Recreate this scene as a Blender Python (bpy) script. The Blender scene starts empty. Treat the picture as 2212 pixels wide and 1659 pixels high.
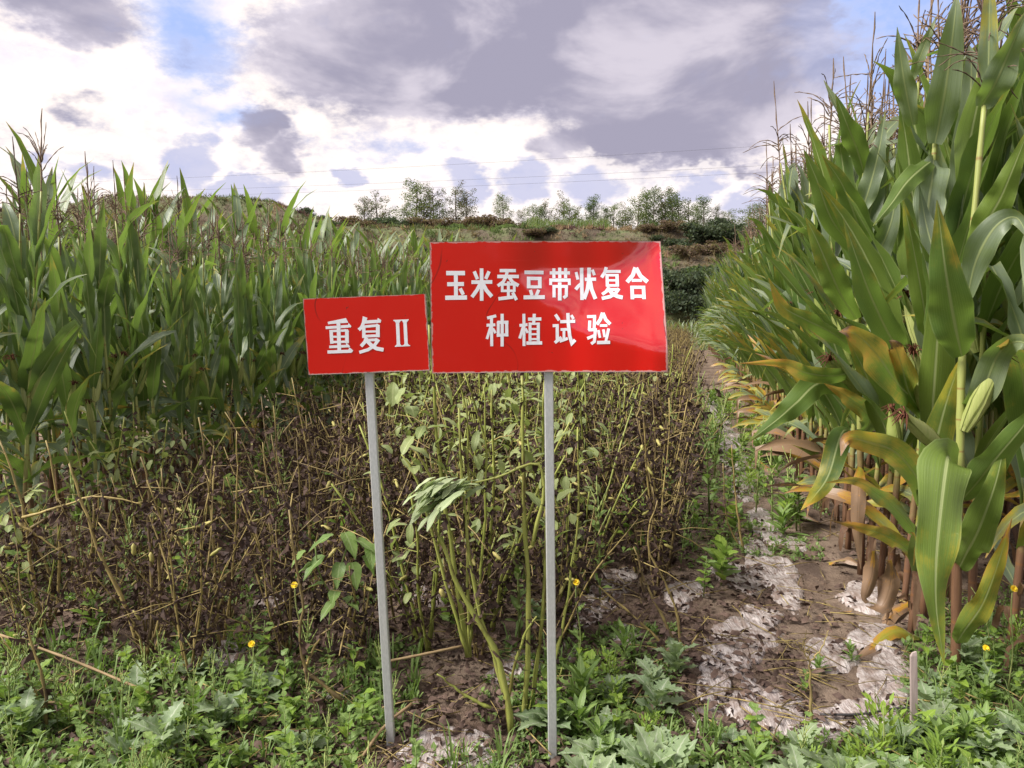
import bpy, math, random
import numpy as np
from mathutils import Vector, Matrix
random.seed(7); RNG = np.random.default_rng(11)
R = math.radians; PI = math.pi
SC = bpy.context.scene; COL = SC.collection

# ------------------------------------------------------------------ camera
EYE = 1.4; PITCH = R(5.115); FPX = 773.0; K = 1024 / 2212.0
cd = bpy.data.cameras.new('camera'); cam = bpy.data.objects.new('camera', cd); COL.objects.link(cam)
cd.sensor_width = 36; cd.lens = FPX / 1024 * 36; cd.clip_end = 3000; cd.clip_start = 0.05
cam.location = (0, 0, EYE); cam.rotation_euler = (PI / 2 - PITCH, 0, 0); SC.camera = cam

def ray(x, y):
    """direction through a picture point (measured on a 2212 wide print of the photograph)"""
    a = (x * K - 512) / FPX; b = (384 - y * K) / FPX
    return Vector((a, math.cos(PITCH) + b * math.sin(PITCH), -math.sin(PITCH) + b * math.cos(PITCH)))
def at(x, y, Y):
    d = ray(x, y); return Vector((0, 0, EYE)) + d * (Y / d.y)

# ------------------------------------------------------------------ node helper
class NT:
    def __init__(s, tree): s.t = tree; s.n = tree.nodes; s.l = tree.links
    def node(s, kind, **kw):
        n = s.n.new(kind)
        for k, v in kw.items(): setattr(n, k, v)
        return n
    def put(s, sock, v):
        if v is None: return
        if isinstance(v, bpy.types.NodeSocket): s.l.new(v, sock)
        elif isinstance(v, (tuple, list)) and len(v) == 3 and sock.type == 'RGBA': sock.default_value = (*v, 1)
        else: sock.default_value = v
    def m(s, op, a, b=None, c=None, clamp=False):
        n = s.node('ShaderNodeMath', operation=op, use_clamp=clamp)
        s.put(n.inputs[0], a); s.put(n.inputs[1], b)
        if c is not None: s.put(n.inputs[2], c)
        return n.outputs[0]
    def vm(s, op, a, b=None, out=0):
        n = s.node('ShaderNodeVectorMath', operation=op)
        s.put(n.inputs[0], a)
        if b is not None: s.put(n.inputs[1], b)
        return n.outputs[out]
    def sm(s, x, a, b):
        n = s.node('ShaderNodeMapRange', interpolation_type='SMOOTHSTEP')
        s.put(n.inputs[0], x); n.inputs[1].default_value = a; n.inputs[2].default_value = b
        return n.outputs[0]
    def mix(s, f, a, b, mode='MIX'):
        n = s.node('ShaderNodeMix', data_type='RGBA', blend_type=mode)
        s.put(n.inputs[0], f); s.put(n.inputs[6], a); s.put(n.inputs[7], b)
        return n.outputs[2]
    def noise(s, vec, scale, detail=3, rough=.5, dist=0, col=False):
        n = s.node('ShaderNodeTexNoise'); s.put(n.inputs['Vector'], vec)
        n.inputs['Scale'].default_value = scale; n.inputs['Detail'].default_value = detail
        n.inputs['Roughness'].default_value = rough; n.inputs['Distortion'].default_value = dist
        return n.outputs[1 if col else 0]
    def attr(s, name, kind='GEOMETRY', out='Fac'):
        n = s.node('ShaderNodeAttribute', attribute_type=kind, attribute_name=name); return n.outputs[out]
    def bump(s, h, strength=.3, dist=.01):
        n = s.node('ShaderNodeBump'); n.inputs['Strength'].default_value = strength
        n.inputs['Distance'].default_value = dist; s.put(n.inputs['Height'], h); return n.outputs[0]

# ------------------------------------------------------------------ sky
SUN_EL, SUN_AZ = 43.0, -108.0      # azimuth from the view axis, negative is left
def make_world():
    w = bpy.data.worlds.new('World'); SC.world = w; w.use_nodes = True
    N = NT(w.node_tree); bg = w.node_tree.nodes['Background']
    sky = N.node('ShaderNodeTexSky', sky_type='NISHITA'); sky.sun_disc = False
    sky.sun_elevation = R(SUN_EL); sky.sun_rotation = R(SUN_AZ); sky.air_density = 1.1; sky.dust_density = 1.5
    d = N.node('ShaderNodeTexCoord').outputs['Generated']
    sep = N.node('ShaderNodeSeparateXYZ'); N.l.new(d, sep.inputs[0])
    az = N.m('MULTIPLY', N.m('ARCTAN2', sep.outputs[0], sep.outputs[1]), 57.2958)
    el = N.m('MULTIPLY', N.m('ARCSINE', sep.outputs[2]), 57.2958)
    cmb = N.node('ShaderNodeCombineXYZ'); N.l.new(az, cmb.inputs[0]); N.l.new(el, cmb.inputs[1])
    # clouds flatten towards the horizon
    dd = N.vm('MULTIPLY', d, (1, 1, 1.9))
    w1 = N.noise(dd, 3.2, 4, .6, col=True)
    w2 = N.noise(dd, 14, 4, .65, col=True)
    warp = N.vm('ADD', N.vm('MULTIPLY', N.vm('SUBTRACT', w1, (.5, .5, .5)), (9, 6, 0)),
                N.vm('MULTIPLY', N.vm('SUBTRACT', w2, (.5, .5, .5)), (4.0, 3.6, 0)))
    q = N.vm('ADD', cmb.outputs[0], warp)
    def blobs(L):
        acc = None
        for cx, cy, rx, ry, st in L:
            v = ray(cx, cy).normalized()
            c = (math.degrees(math.atan2(v.x, v.y)), math.degrees(math.asin(v.z)), 0)
            s = 1670 / 57.3
            r = N.vm('LENGTH', N.vm('MULTIPLY', N.vm('SUBTRACT', q, c), (s / rx, s / ry, 0)), out=1)
            f = N.m('MULTIPLY', N.m('SUBTRACT', 1.35, r), st)
            acc = f if acc is None else N.m('SMOOTH_MAX', acc, f, .22)
        return acc
    dark = blobs([(860, 110, 290, 130, 1.25), (1230, 90, 330, 165, 1.3), (1560, 150, 220, 170, 1.1), (1000, 200, 330, 62, 1.3),
                  (1470, 290, 260, 80, .9), (1195, 335, 38, 42, .8), (1690, 60, 110, 110, .7), (90, 8, 150, 50, .8),
                  (135, 222, 34, 14, .30), (548, 268, 42, 50, .95), (590, 345, 40, 60, .7), (1620, 385, 150, 20, .6)])
    small = blobs([(400, 345, 50, 48, .9), (110, 375, 26, 24, .8), (1000, 400, 40, 34, .8), (1130, 405, 60, 34, .8), (530, 412, 95, 26, .9),
                   (735, 385, 24, 24, .8), (1290, 415, 70, 34, .8), (200, 395, 40, 22, .6), (1620, 445, 60, 30, .7), (1500, 420, 50, 24, .7)])
    blue = blobs([(405, 60, 95, 120, .9), (440, 235, 130, 40, .65), (1975, 40, 210, 170, 1.9), (2090, 270, 170, 150, 1.2),
                  (700, 40, 60, 30, .3), (880, 340, 200, 40, .25)])
    big = N.noise(dd, 2.3, 6, .55, .3)          # the same kind of broken cloud all round the sky
    # away from the part in view, the wide cloud pattern goes on by itself
    out = N.m('MAXIMUM', N.sm(N.m('ABSOLUTE', az), 40, 60), N.sm(el, 27, 40))
    bigd = N.m('MULTIPLY', N.m('MULTIPLY', N.m('SUBTRACT', big, .47), 5.5), out)
    det = N.m('MULTIPLY', N.m('SUBTRACT', N.noise(dd, 8, 9, .62), .5), 2.0)
    det2 = N.m('MULTIPLY', N.m('SUBTRACT', N.noise(dd, 30, 8, .65), .5), 1.0)
    dk = N.m('ADD', N.m('ADD', N.m('MAXIMUM', dark, bigd), det), N.m('MULTIPLY', det2, .6))
    smk = N.m('ADD', small, N.m('MULTIPLY', det2, .8))
    bl = N.m('ADD', N.m('ADD', N.m('MAXIMUM', blue, N.m('MULTIPLY', N.m('MULTIPLY', N.m('SUBTRACT', .44, big), 7), out)),
                        N.m('MULTIPLY', det, .9)), det2)
    blue_f = N.m('MULTIPLY', N.sm(bl, .0, .95), .95)
    dark_f = N.sm(dk, .02, .62); small_f = N.m('MULTIPLY', N.sm(smk, .05, .55), .85)
    shade = N.sm(N.m('ADD', N.noise(dd, 5.5, 5, .55, .4), N.m('MULTIPLY', N.m('MINIMUM', dk, 1.3), -.10)), .34, .56)
    S = 10.0 / 1.44
    c = lambda r, g, b: (r * S, g * S, b * S)
    white = N.mix(N.sm(N.noise(dd, 6, 6, .6), .36, .64), c(.78, .74, .90), c(1.05, .97, .98))
    blue_c = N.mix(.82, N.vm('MULTIPLY', sky.outputs[0], (1.15, 1.0, 1.25)), c(.44, .58, 1.0))
    col = N.mix(blue_f, white, blue_c)
    col = N.mix(N.m('MULTIPLY', N.m('SUBTRACT', N.sm(dk, -.40, .05), dark_f, clamp=True), .85), col, c(1.16, 1.04, .95))  # lit rims
    dcol = N.mix(shade, c(.38, .36, .47), c(.68, .63, .72))
    col = N.mix(dark_f, col, dcol)
    col = N.mix(N.m('MULTIPLY', N.m('SUBTRACT', N.sm(smk, -.4, .0), small_f, clamp=True), .7), col, c(1.12, 1.03, 1.0))
    col = N.mix(small_f, col, c(.56, .58, .80))
    col = N.mix(N.m('MULTIPLY', N.sm(bl, .15, 1.1), N.m('SUBTRACT', 1, N.m('MULTIPLY', dark_f, .75))), col, blue_c)
    N.l.new(col, bg.inputs[0]); bg.inputs[1].default_value = 0.1
make_world()
sd = bpy.data.lights.new('sun', 'SUN'); sd.energy = 5.0; sd.angle = R(22); sd.color = (1, .955, .885)
sun = bpy.data.objects.new('sun', sd); COL.objects.link(sun)
sv = Vector((math.sin(R(SUN_AZ)) * math.cos(R(SUN_EL)), math.cos(R(SUN_AZ)) * math.cos(R(SUN_EL)), math.sin(R(SUN_EL))))
sun.rotation_euler = sv.to_track_quat('Z', 'Y').to_euler(); sun.location = (-6, 5, 12)
SC.view_settings.view_transform = 'Standard'; SC.view_settings.look = 'None'
SC.view_settings.exposure = 0.62; SC.view_settings.gamma = 1
SC.cycles.max_bounces = 7; SC.cycles.transparent_max_bounces = 12; SC.cycles.caustics_reflective = False; SC.cycles.caustics_refractive = False

# ------------------------------------------------------------------ number noise for shapes
_T = RNG.random((256, 256))
def vn(x, y):
    x = np.asarray(x, float); y = np.asarray(y, float)
    xi = np.floor(x).astype(int); yi = np.floor(y).astype(int); fx = x - xi; fy = y - yi
    fx = fx * fx * (3 - 2 * fx); fy = fy * fy * (3 - 2 * fy)
    a = _T[xi & 255, yi & 255]; b = _T[(xi + 1) & 255, yi & 255]; c = _T[xi & 255, (yi + 1) & 255]; d = _T[(xi + 1) & 255, (yi + 1) & 255]
    return (a * (1 - fx) + b * fx) * (1 - fy) + (c * (1 - fx) + d * fx) * fy - .5
def fbm(x, y, o=4):
    s = 0; a = 1
    for k in range(o): s = s + a * vn(x * 2 ** k + 17 * k, y * 2 ** k + 31 * k); a *= .5
    return s
def SS(x, a, b):
    t = np.clip((x - a) / (b - a), 0, 1); return t * t * (3 - 2 * t)
XL = lambda Y: -3.63 + .2236 * Y      # edge of the maize on the left
XR = lambda Y: 1.037 + .2236 * Y      # edge of the maize on the right
def ground_z(x, y):
    x = np.asarray(x, float); y = np.asarray(y, float)
    near = 1 - SS(y, 20, 40)
    s = x - .2236 * y                  # distance across the planted rows
    z = near * (.035 * fbm(x * 1.3, y * 1.3, 3) + .022 * fbm(x * 9, y * 9, 3) + .012 * np.sin(s * 2 * PI / .9 + 1.0))
    z = z - .075 * np.exp(-((x - .0) / 1.2) ** 2 - ((y - 2.38) / .48) ** 2) - 1.0 * SS(y, 30, 44)
    e = y + 5 * fbm(x / 17, y / 40 + 3, 3) + 1.2 * fbm(x / 3.1, y / 5, 2)
    hill = 4.6 * SS(e, 54, 59) + .5 * SS(e, 59, 64) + 2.3 * SS(e, 64, 67.5) + .3 * SS(e, 68, 74) + 2.9 * SS(e, 74, 78) + .6 * SS(e, 79, 90)
    ang = x / np.maximum(y, 1)
    Lf = (2.0 * (1 - SS(ang, .00, .04)) + 3.9 * SS(-ang, .20, .34) * (1 - .4 * SS(-ang, .5, .62))) * SS(e, 90, 99)
    rightdome = .15 * np.exp(-((ang - .17) / .12) ** 2) * SS(e, 76, 86)
    z = z + hill + Lf + rightdome - 9 * SS(e, 112, 190) + SS(e, 54, 60) * (.5 * fbm(x / 2.3, y / 2.3, 3))
    return z
def gz(x, y): return float(ground_z(x, y))

# ------------------------------------------------------------------ mesh building
class MB:
    def __init__(s): s.v = []; s.f = []; s.uv = []; s.mi = []
    def add(s, vs, fs, uvs=None, mi=0):
        b = len(s.v); s.v += [tuple(p) for p in vs]; s.uv += list(uvs) if uvs else [(0, 0)] * len(vs)
        s.f += [tuple(i + b for i in f) for f in fs]; s.mi += [mi] * len(fs)
    def mesh(s, name, mats, smooth=True):
        me = bpy.data.meshes.new(name); me.from_pydata(s.v, [], s.f)
        uvl = me.uv_layers.new(name='UVMap'); li = np.empty(len(me.loops), np.int32); me.loops.foreach_get('vertex_index', li)
        uvl.data.foreach_set('uv', np.array(s.uv, np.float32)[li].ravel())
        for m in (mats if isinstance(mats, (list, tuple)) else [mats]): me.materials.append(m)
        me.polygons.foreach_set('material_index', np.array(s.mi, np.int32))
        me.polygons.foreach_set('use_smooth', np.full(len(s.f), smooth)); me.update(); return me
    def tris(s):
        T = []; M = []
        for f, m in zip(s.f, s.mi):
            for k in range(1, len(f) - 1): T.append((f[0], f[k], f[k + 1])); M.append(m)
        return np.array(s.v, float), np.array(s.uv, float), np.array(T, np.int32), np.array(M, np.int32)
def tube(mb, P, rad, n=5, mi=0, v0=0, v1=1, cap=True):
    P = [Vector(p) for p in P]; vs = []; uv = []; L = len(P)
    ref = Vector((1, 0, .13)) if abs((P[-1] - P[0]).normalized().x) < .8 else Vector((0, 1, .1))
    for i, p in enumerate(P):
        t = (P[min(i + 1, L - 1)] - P[max(i - 1, 0)]).normalized(); a = t.cross(ref).normalized(); b = t.cross(a)
        r = rad[i] if hasattr(rad, '__len__') else rad
        for j in range(n):
            g = 2 * PI * j / n; vs.append(p + (a * math.cos(g) + b * math.sin(g)) * r); uv.append((j / n, v0 + (v1 - v0) * i / (L - 1)))
    fs = [(i * n + j, i * n + (j + 1) % n, (i + 1) * n + (j + 1) % n, (i + 1) * n + j) for i in range(L - 1) for j in range(n)]
    if cap: fs.append(tuple(range((L - 1) * n, L * n))); fs.append(tuple(range(n - 1, -1, -1)))
    mb.add(vs, fs, uv, mi)
def ribbon(mb, P, S, W, nu=5, fold=.2, wave=0, freq=3, ph=0, mi=0, curl=0, teeth=None):
    L = len(P); vs = []; uv = []
    for i, p in enumerate(P):
        t = (P[min(i + 1, L - 1)] - P[max(i - 1, 0)]).normalized(); s = S[i]; s = (s - t * s.dot(t)).normalized(); n = t.cross(s)
        tt = i / (L - 1)
        for j in range(nu):
            u = -1 + 2 * j / (nu - 1)
            h = fold * abs(u) + wave * u * u * math.sin(freq * 2 * PI * tt + ph + (1.9 if u > 0 else 0)) - curl * u * u
            w = W[i]
            if teeth and abs(u) > .99: w *= teeth[i]
            vs.append(p + s * (u * w) + n * (h * w)); uv.append((j / (nu - 1), tt))
    fs = [(i * nu + j, i * nu + j + 1, (i + 1) * nu + j + 1, (i + 1) * nu + j) for i in range(L - 1) for j in range(nu - 1)]
    mb.add(vs, fs, uv, mi)
def spline(P, n):
    P = [Vector(p) for p in P]; P = [P[0] * 2 - P[1]] + P + [P[-1] * 2 - P[-2]]; out = []
    m = len(P) - 3
    for i in range(n):
        t = i / (n - 1) * m; k = min(int(t), m - 1); t -= k; a, b, c, d = P[k:k + 4]
        out.append(.5 * ((2 * b) + (c - a) * t + (2 * a - 5 * b + 4 * c - d) * t * t + (3 * b - a - 3 * c + d) * t ** 3))
    return out
def obj(name, me, parent=None, **props):
    o = bpy.data.objects.new(name, me); COL.objects.link(o)
    if parent: o.parent = parent
    for k, v in props.items(): o[k] = v
    return o
def thing(name, label, cat, loc=(0, 0, 0), rz=0, group=None, me=None):
    o = bpy.data.objects.new(name, me); COL.objects.link(o); o.location = loc; o.rotation_euler = (0, 0, rz)
    o['label'] = label; o['category'] = cat
    if group: o['group'] = group
    if me is None: o.empty_display_size = .1
    return o
def dup(root, loc, rz, sc=1.0, tilt=(0, 0), **props):
    r = root.copy(); COL.objects.link(r); r.location = loc; r.rotation_euler = (tilt[0], tilt[1], rz); r.scale = (sc, sc, sc)
    for k, v in props.items(): r[k] = v
    for ch in root.children:
        c = ch.copy(); COL.objects.link(c); c.parent = r
        if 'dry' in ch: c['dry'] = max(0.0, min(1.0, ch['dry'] + props.get('age', 0) + random.uniform(-.08, .08)))
        for g in ch.children:
            e = g.copy(); COL.objects.link(e); e.parent = c
    return r
def fill_mesh(me, co, tri, uv=None, mi=None, mats=(), fattr=None, cattr=None, smooth=False):
    n = len(co); m = len(tri)
    me.vertices.add(n); me.vertices.foreach_set('co', np.ascontiguousarray(co, np.float32).ravel())
    me.loops.add(3 * m); me.loops.foreach_set('vertex_index', np.ascontiguousarray(tri, np.int32).ravel())
    me.polygons.add(m); me.polygons.foreach_set('loop_start', np.arange(0, 3 * m, 3, dtype=np.int32))
    if mi is not None: me.polygons.foreach_set('material_index', mi.astype(np.int32))
    for k in mats: me.materials.append(k)
    me.update(calc_edges=True)
    if uv is not None:
        l = me.uv_layers.new(name='UVMap'); l.data.foreach_set('uv', uv[tri.ravel()].astype(np.float32).ravel())
    for k, a in (fattr or {}).items():
        at_ = me.attributes.new(k, 'FLOAT', 'POINT'); at_.data.foreach_set('value', a.astype(np.float32))
    for k, a in (cattr or {}).items():
        at_ = me.attributes.new(k, 'FLOAT_COLOR', 'POINT'); at_.data.foreach_set('color', np.hstack([a, np.ones((n, 1))]).astype(np.float32).ravel())
    if smooth: me.polygons.foreach_set('use_smooth', np.full(m, True))
    return me
def rotm(rz, tilt=None, ta=None, spin=None):
    n = len(rz); c, s = np.cos(rz), np.sin(rz); Z = np.zeros((n, 3, 3)); Z[:, 0, 0] = c; Z[:, 0, 1] = -s; Z[:, 1, 0] = s; Z[:, 1, 1] = c; Z[:, 2, 2] = 1
    if tilt is not None:
        ct, st = np.cos(tilt), np.sin(tilt); X = np.zeros((n, 3, 3)); X[:, 0, 0] = 1; X[:, 1, 1] = ct; X[:, 1, 2] = -st; X[:, 2, 1] = st; X[:, 2, 2] = ct
        Z = Z @ X
        if spin is not None:
            c, s = np.cos(spin), np.sin(spin); Y = np.zeros((n, 3, 3)); Y[:, 0, 0] = c; Y[:, 0, 1] = -s; Y[:, 1, 0] = s; Y[:, 1, 1] = c; Y[:, 2, 2] = 1
            Z = Z @ Y
    return Z
def mass(name, tmpl, which, loc, rot, scale, mats, dry=None, tint=None, smooth=False):
    """many copies of small templates joined into one mesh"""
    C = []; T = []; U = []; M = []; V = []; D = []; K_ = []; base = 0
    loc = np.asarray(loc, float); var = RNG.random(len(loc))
    scale = np.asarray(scale, float)
    if scale.ndim == 1: scale = np.repeat(scale[:, None], 3, 1)
    for t, mb in enumerate(tmpl):
        ix = np.nonzero(which == t)[0]
        if not len(ix): continue
        v, uv, tr, mi = mb.tris(); n = len(v)
        c = np.einsum('nij,nvj->nvi', rot[ix], v[None] * scale[ix][:, None, :]) + loc[ix][:, None, :]
        C.append(c.reshape(-1, 3)); U.append(np.tile(uv, (len(ix), 1))); M.append(np.tile(mi, len(ix)))
        T.append((tr[None] + (np.arange(len(ix)) * n)[:, None, None]).reshape(-1, 3) + base); base += n * len(ix)
        V.append(np.repeat(var[ix], n)); D.append(np.repeat(dry[ix] if dry is not None else np.zeros(len(ix)), n))
        if tint is not None: K_.append(np.repeat(tint[ix], n, 0))
    me = bpy.data.meshes.new(name)
    return fill_mesh(me, np.vstack(C), np.vstack(T), np.vstack(U), np.concatenate(M), mats,
                     {'var': np.concatenate(V), 'age': np.concatenate(D)}, {'tint': np.vstack(K_)} if tint is not None else None, smooth)

# ------------------------------------------------------------------ materials
def newmat(name):
    m = bpy.data.materials.new(name); m.use_nodes = True; N = NT(m.node_tree); return m, N, m.node_tree.nodes['Principled BSDF']
def rnd(N):
    return N.m('FRACT', N.m('ADD', N.node('ShaderNodeObjectInfo').outputs['Random'], N.attr('var')))
def out_translucent(N, p, col, fac):
    t = N.node('ShaderNodeBsdfTranslucent'); N.put(t.inputs[0], col)
    mx = N.node('ShaderNodeMixShader'); N.put(mx.inputs[0], fac); N.l.new(p.outputs[0], mx.inputs[1]); N.l.new(t.outputs[0], mx.inputs[2])
    N.l.new(mx.outputs[0], N.n['Material Output'].inputs[0])

def mat_maize_leaf():
    m, N, p = newmat('maize_leaf')
    uv = N.node('ShaderNodeUVMap').outputs[0]; sp = N.node('ShaderNodeSeparateXYZ'); N.l.new(uv, sp.inputs[0])
    u = N.m('ABSOLUTE', N.m('SUBTRACT', N.m('MULTIPLY', sp.outputs[0], 2), 1)); v = sp.outputs[1]; r = rnd(N)
    age = N.m('ADD', N.attr('dry', 'OBJECT'), N.attr('age'))
    pos = N.node('ShaderNodeNewGeometry').outputs['Position']
    back = N.node('ShaderNodeNewGeometry').outputs['Backfacing']
    n1 = N.noise(pos, 9, 4, .6)
    cs = N.node('ShaderNodeCombineXYZ'); N.put(cs.inputs[0], N.m('MULTIPLY', sp.outputs[0], 34)); N.put(cs.inputs[1], N.m('MULTIPLY', v, 3)); N.put(cs.inputs[2], N.m('MULTIPLY', r, 37))
    streak = N.noise(cs.outputs[0], 1.0, 3, .6)
    front = N.mix(r, (.062, .120, .026), (.150, .215, .036))
    bk = N.mix(r, (.150, .190, .135), (.200, .240, .150))
    g = N.mix(back, front, bk)
    g = N.mix(N.m('MULTIPLY', N.attr('cool', 'OBJECT'), .55), g, N.mix(r, (.075, .120, .070), (.135, .180, .110)))
    g = N.mix(N.m('MULTIPLY', N.sm(streak, .35, .7), .65), g, N.mix(.5, g, (.02, .04, .012)))
    g = N.mix(N.m('MULTIPLY', N.sm(n1, .45, .75), .35), g, (.15, .21, .03))
    g = N.mix(N.m('MULTIPLY', N.sm(N.m('SINE', N.m('MULTIPLY', sp.outputs[0], 118)), .2, 1.0), .22), g, (.21, .27, .10))
    g = N.mix(N.m('MULTIPLY', N.sm(N.noise(pos, 130, 2, .6), .70, .74), .5), g, (.34, .36, .16))
    mid = N.m('SUBTRACT', 1, N.sm(u, .035, .10)); edge = N.sm(u, .90, 1.0)
    g = N.mix(N.m('MULTIPLY', mid, .8), g, (.40, .46, .20))
    g = N.mix(N.m('MULTIPLY', edge, .35), g, (.30, .36, .14))
    y = N.m('ADD', N.m('ADD', N.m('MULTIPLY', v, .75), N.m('MULTIPLY', streak, .55)), N.m('ADD', N.m('MULTIPLY', n1, .95), N.m('MULTIPLY', age, 1.10)))
    y = N.m('ADD', y, N.m('MULTIPLY', u, .16))
    yf = N.sm(y, 1.50, 1.85); of = N.sm(y, 1.80, 2.02); tf = N.sm(y, 1.98, 2.10)
    c = N.mix(N.m('MULTIPLY', yf, .85), g, (.36, .33, .035)); c = N.mix(of, c, (.50, .24, .035)); c = N.mix(tf, c, (.215, .135, .08))
    fl = N.sm(N.noise(pos, 95, 2, .7), .66, .72); c = N.mix(N.m('MULTIPLY', fl, N.m('MULTIPLY', yf, .7)), c, (.45, .20, .03))
    N.put(p.inputs['Base Color'], c); p.inputs['Roughness'].default_value = .42; p.inputs['Specular IOR Level'].default_value = .45
    wv = N.m('SINE', N.m('MULTIPLY', sp.outputs[0], 150))
    N.put(p.inputs['Normal'], N.bump(N.m('ADD', N.m('MULTIPLY', wv, .25), N.m('ADD', N.m('MULTIPLY', streak, 1.2), N.m('MULTIPLY', mid, -1.5))), .35, .0012))
    tc = N.mix(N.sm(y, 1.45, 1.9), (.25, .40, .06), (.55, .38, .08)); tc = N.mix(N.m('MULTIPLY', mid, .7), tc, (.12, .16, .04))
    out_translucent(N, p, tc, N.m('MULTIPLY', .32, N.m('SUBTRACT', 1, tf)))
    return m
def mat_stalk():
    m, N, p = newmat('maize_stalk'); uv = N.node('ShaderNodeUVMap').outputs[0]; sp = N.node('ShaderNodeSeparateXYZ'); N.l.new(uv, sp.inputs[0])
    pos = N.node('ShaderNodeNewGeometry').outputs['Position']; v = sp.outputs[1]; r = rnd(N)
    st = N.noise(N.vm('MULTIPLY', pos, (90, 90, 6)), 1, 3, .6)
    up = N.mix(st, (.20, .25, .05), (.36, .36, .12)); lo = N.mix(st, (.07, .028, .022), (.22, .12, .06))
    f = N.sm(N.m('ADD', v, N.m('MULTIPLY', N.noise(pos, 12, 2), .12)), .22, .36)
    c = N.mix(f, lo, up); ring = N.sm(N.m('ABSOLUTE', N.m('SUBTRACT', N.m('FRACT', N.m('MULTIPLY', v, 13)), .5)), .45, .5)
    c = N.mix(N.m('MULTIPLY', ring, .7), c, (.20, .09, .03)); N.put(p.inputs['Base Color'], c); p.inputs['Roughness'].default_value = .5
    N.put(p.inputs['Normal'], N.bump(st, .5, .002)); return m
def mat_var(name, a, b, rough=.6, scale=25, trans=None, stretch=(1, 1, 1), c3=None, bump=.4, spec=.3, tf=.3):
    m, N, p = newmat(name); pos = N.node('ShaderNodeNewGeometry').outputs['Position']; r = rnd(N)
    n = N.noise(N.vm('MULTIPLY', pos, stretch), scale, 4, .65)
    f = N.m('ADD', N.m('MULTIPLY', r, .55), N.m('MULTIPLY', N.sm(n, .3, .7), .5), clamp=True)
    c = N.mix(f, a, b)
    if c3: c = N.mix(N.m('MULTIPLY', N.sm(N.noise(N.vm('MULTIPLY', pos, stretch), scale * .6, 3, .6), .55, .68), .8), c, c3)
    N.put(p.inputs['Base Color'], c); p.inputs['Roughness'].default_value = rough; p.inputs['Specular IOR Level'].default_value = spec
    N.put(p.inputs['Normal'], N.bump(n, bump, .003))
    if trans: out_translucent(N, p, trans, tf)
    return m
def mat_weed(name, a, b, ribc, trans):
    m, N, p = newmat(name); uv = N.node('ShaderNodeUVMap').outputs[0]; sp = N.node('ShaderNodeSeparateXYZ'); N.l.new(uv, sp.inputs[0])
    pos = N.node('ShaderNodeNewGeometry').outputs['Position']; r = rnd(N); n = N.noise(pos, 45, 3, .6)
    u = N.m('ABSOLUTE', N.m('SUBTRACT', N.m('MULTIPLY', sp.outputs[0], 2), 1))
    vein = N.m('SUBTRACT', 1, N.sm(N.m('ABSOLUTE', N.m('SUBTRACT', N.m('FRACT', N.m('SUBTRACT', N.m('MULTIPLY', sp.outputs[1], 7), N.m('MULTIPLY', u, 1.5))), .5)), .02, .10))
    mid = N.m('SUBTRACT', 1, N.sm(u, .05, .14))
    c = N.mix(N.m('ADD', N.m('MULTIPLY', r, .7), N.m('MULTIPLY', n, .35), clamp=True), a, b)
    c = N.mix(N.m('MULTIPLY', N.sm(n, .58, .75), .35), c, (.20, .20, .05))
    c = N.mix(N.m('MULTIPLY', vein, .3), c, ribc); c = N.mix(N.m('MULTIPLY', mid, .7), c, ribc)
    N.put(p.inputs['Base Color'], c); p.inputs['Roughness'].default_value = .5; p.inputs['Specular IOR Level'].default_value = .35
    N.put(p.inputs['Normal'], N.bump(N.m('ADD', n, N.m('MULTIPLY', vein, -.5)), .5, .002)); out_translucent(N, p, trans, .3); return m
def mat_tint(name, rough=.8, trans=.25):
    m, N, p = newmat(name); c = N.attr('tint', out='Color'); pos = N.node('ShaderNodeNewGeometry').outputs['Position']
    c2 = N.mix(N.noise(pos, 1.3, 3), N.vm('MULTIPLY', c, (.7, .7, .7)), N.vm('MULTIPLY', c, (1.25, 1.25, 1.25)))
    N.put(p.inputs['Base Color'], c2); p.inputs['Roughness'].default_value = rough; p.inputs['Specular IOR Level'].default_value = .15
    out_translucent(N, p, N.vm('MULTIPLY', c2, (1.5, 1.6, 1.0)), trans); return m
def mat_ground():
    m, N, p = newmat('soil'); pos = N.node('ShaderNodeNewGeometry').outputs['Position']
    a = N.noise(pos, 2.2, 5, .6); b = N.noise(pos, 40, 5, .7); d = N.noise(pos, 160, 3, .7); e = N.noise(N.vm('MULTIPLY', pos, (1, .35, 1)), 7, 5, .65)
    c = N.mix(N.sm(a, .35, .65), (.13, .085, .062), (.27, .20, .15)); c = N.mix(N.m('MULTIPLY', N.sm(b, .45, .7), .55), c, (.30, .225, .17))
    c = N.mix(N.m('MULTIPLY', N.sm(e, .52, .62), .6), c, (.07, .047, .040)); c = N.mix(N.m('MULTIPLY', N.sm(d, .62, .7), .6), c, (.34, .28, .23))
    yy = N.node('ShaderNodeSeparateXYZ'); N.l.new(pos, yy.inputs[0])      # dark green added on unseen ground to darken what the sign reflects
    c = N.mix(N.sm(N.m('ADD', yy.outputs[1], N.m('MULTIPLY', a, .8)), 2.1, 1.7), c, N.mix(b, (.022, .040, .010), (.055, .085, .022)))
    N.put(p.inputs['Base Color'], c); p.inputs['Roughness'].default_value = .9; p.inputs['Specular IOR Level'].default_value = .2
    N.put(p.inputs['Normal'], N.bump(N.m('ADD', N.m('MULTIPLY', b, 1.0), N.m('ADD', N.m('MULTIPLY', e, 1.5), N.m('MULTIPLY', d, .4))), .9, .02)); return m
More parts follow.
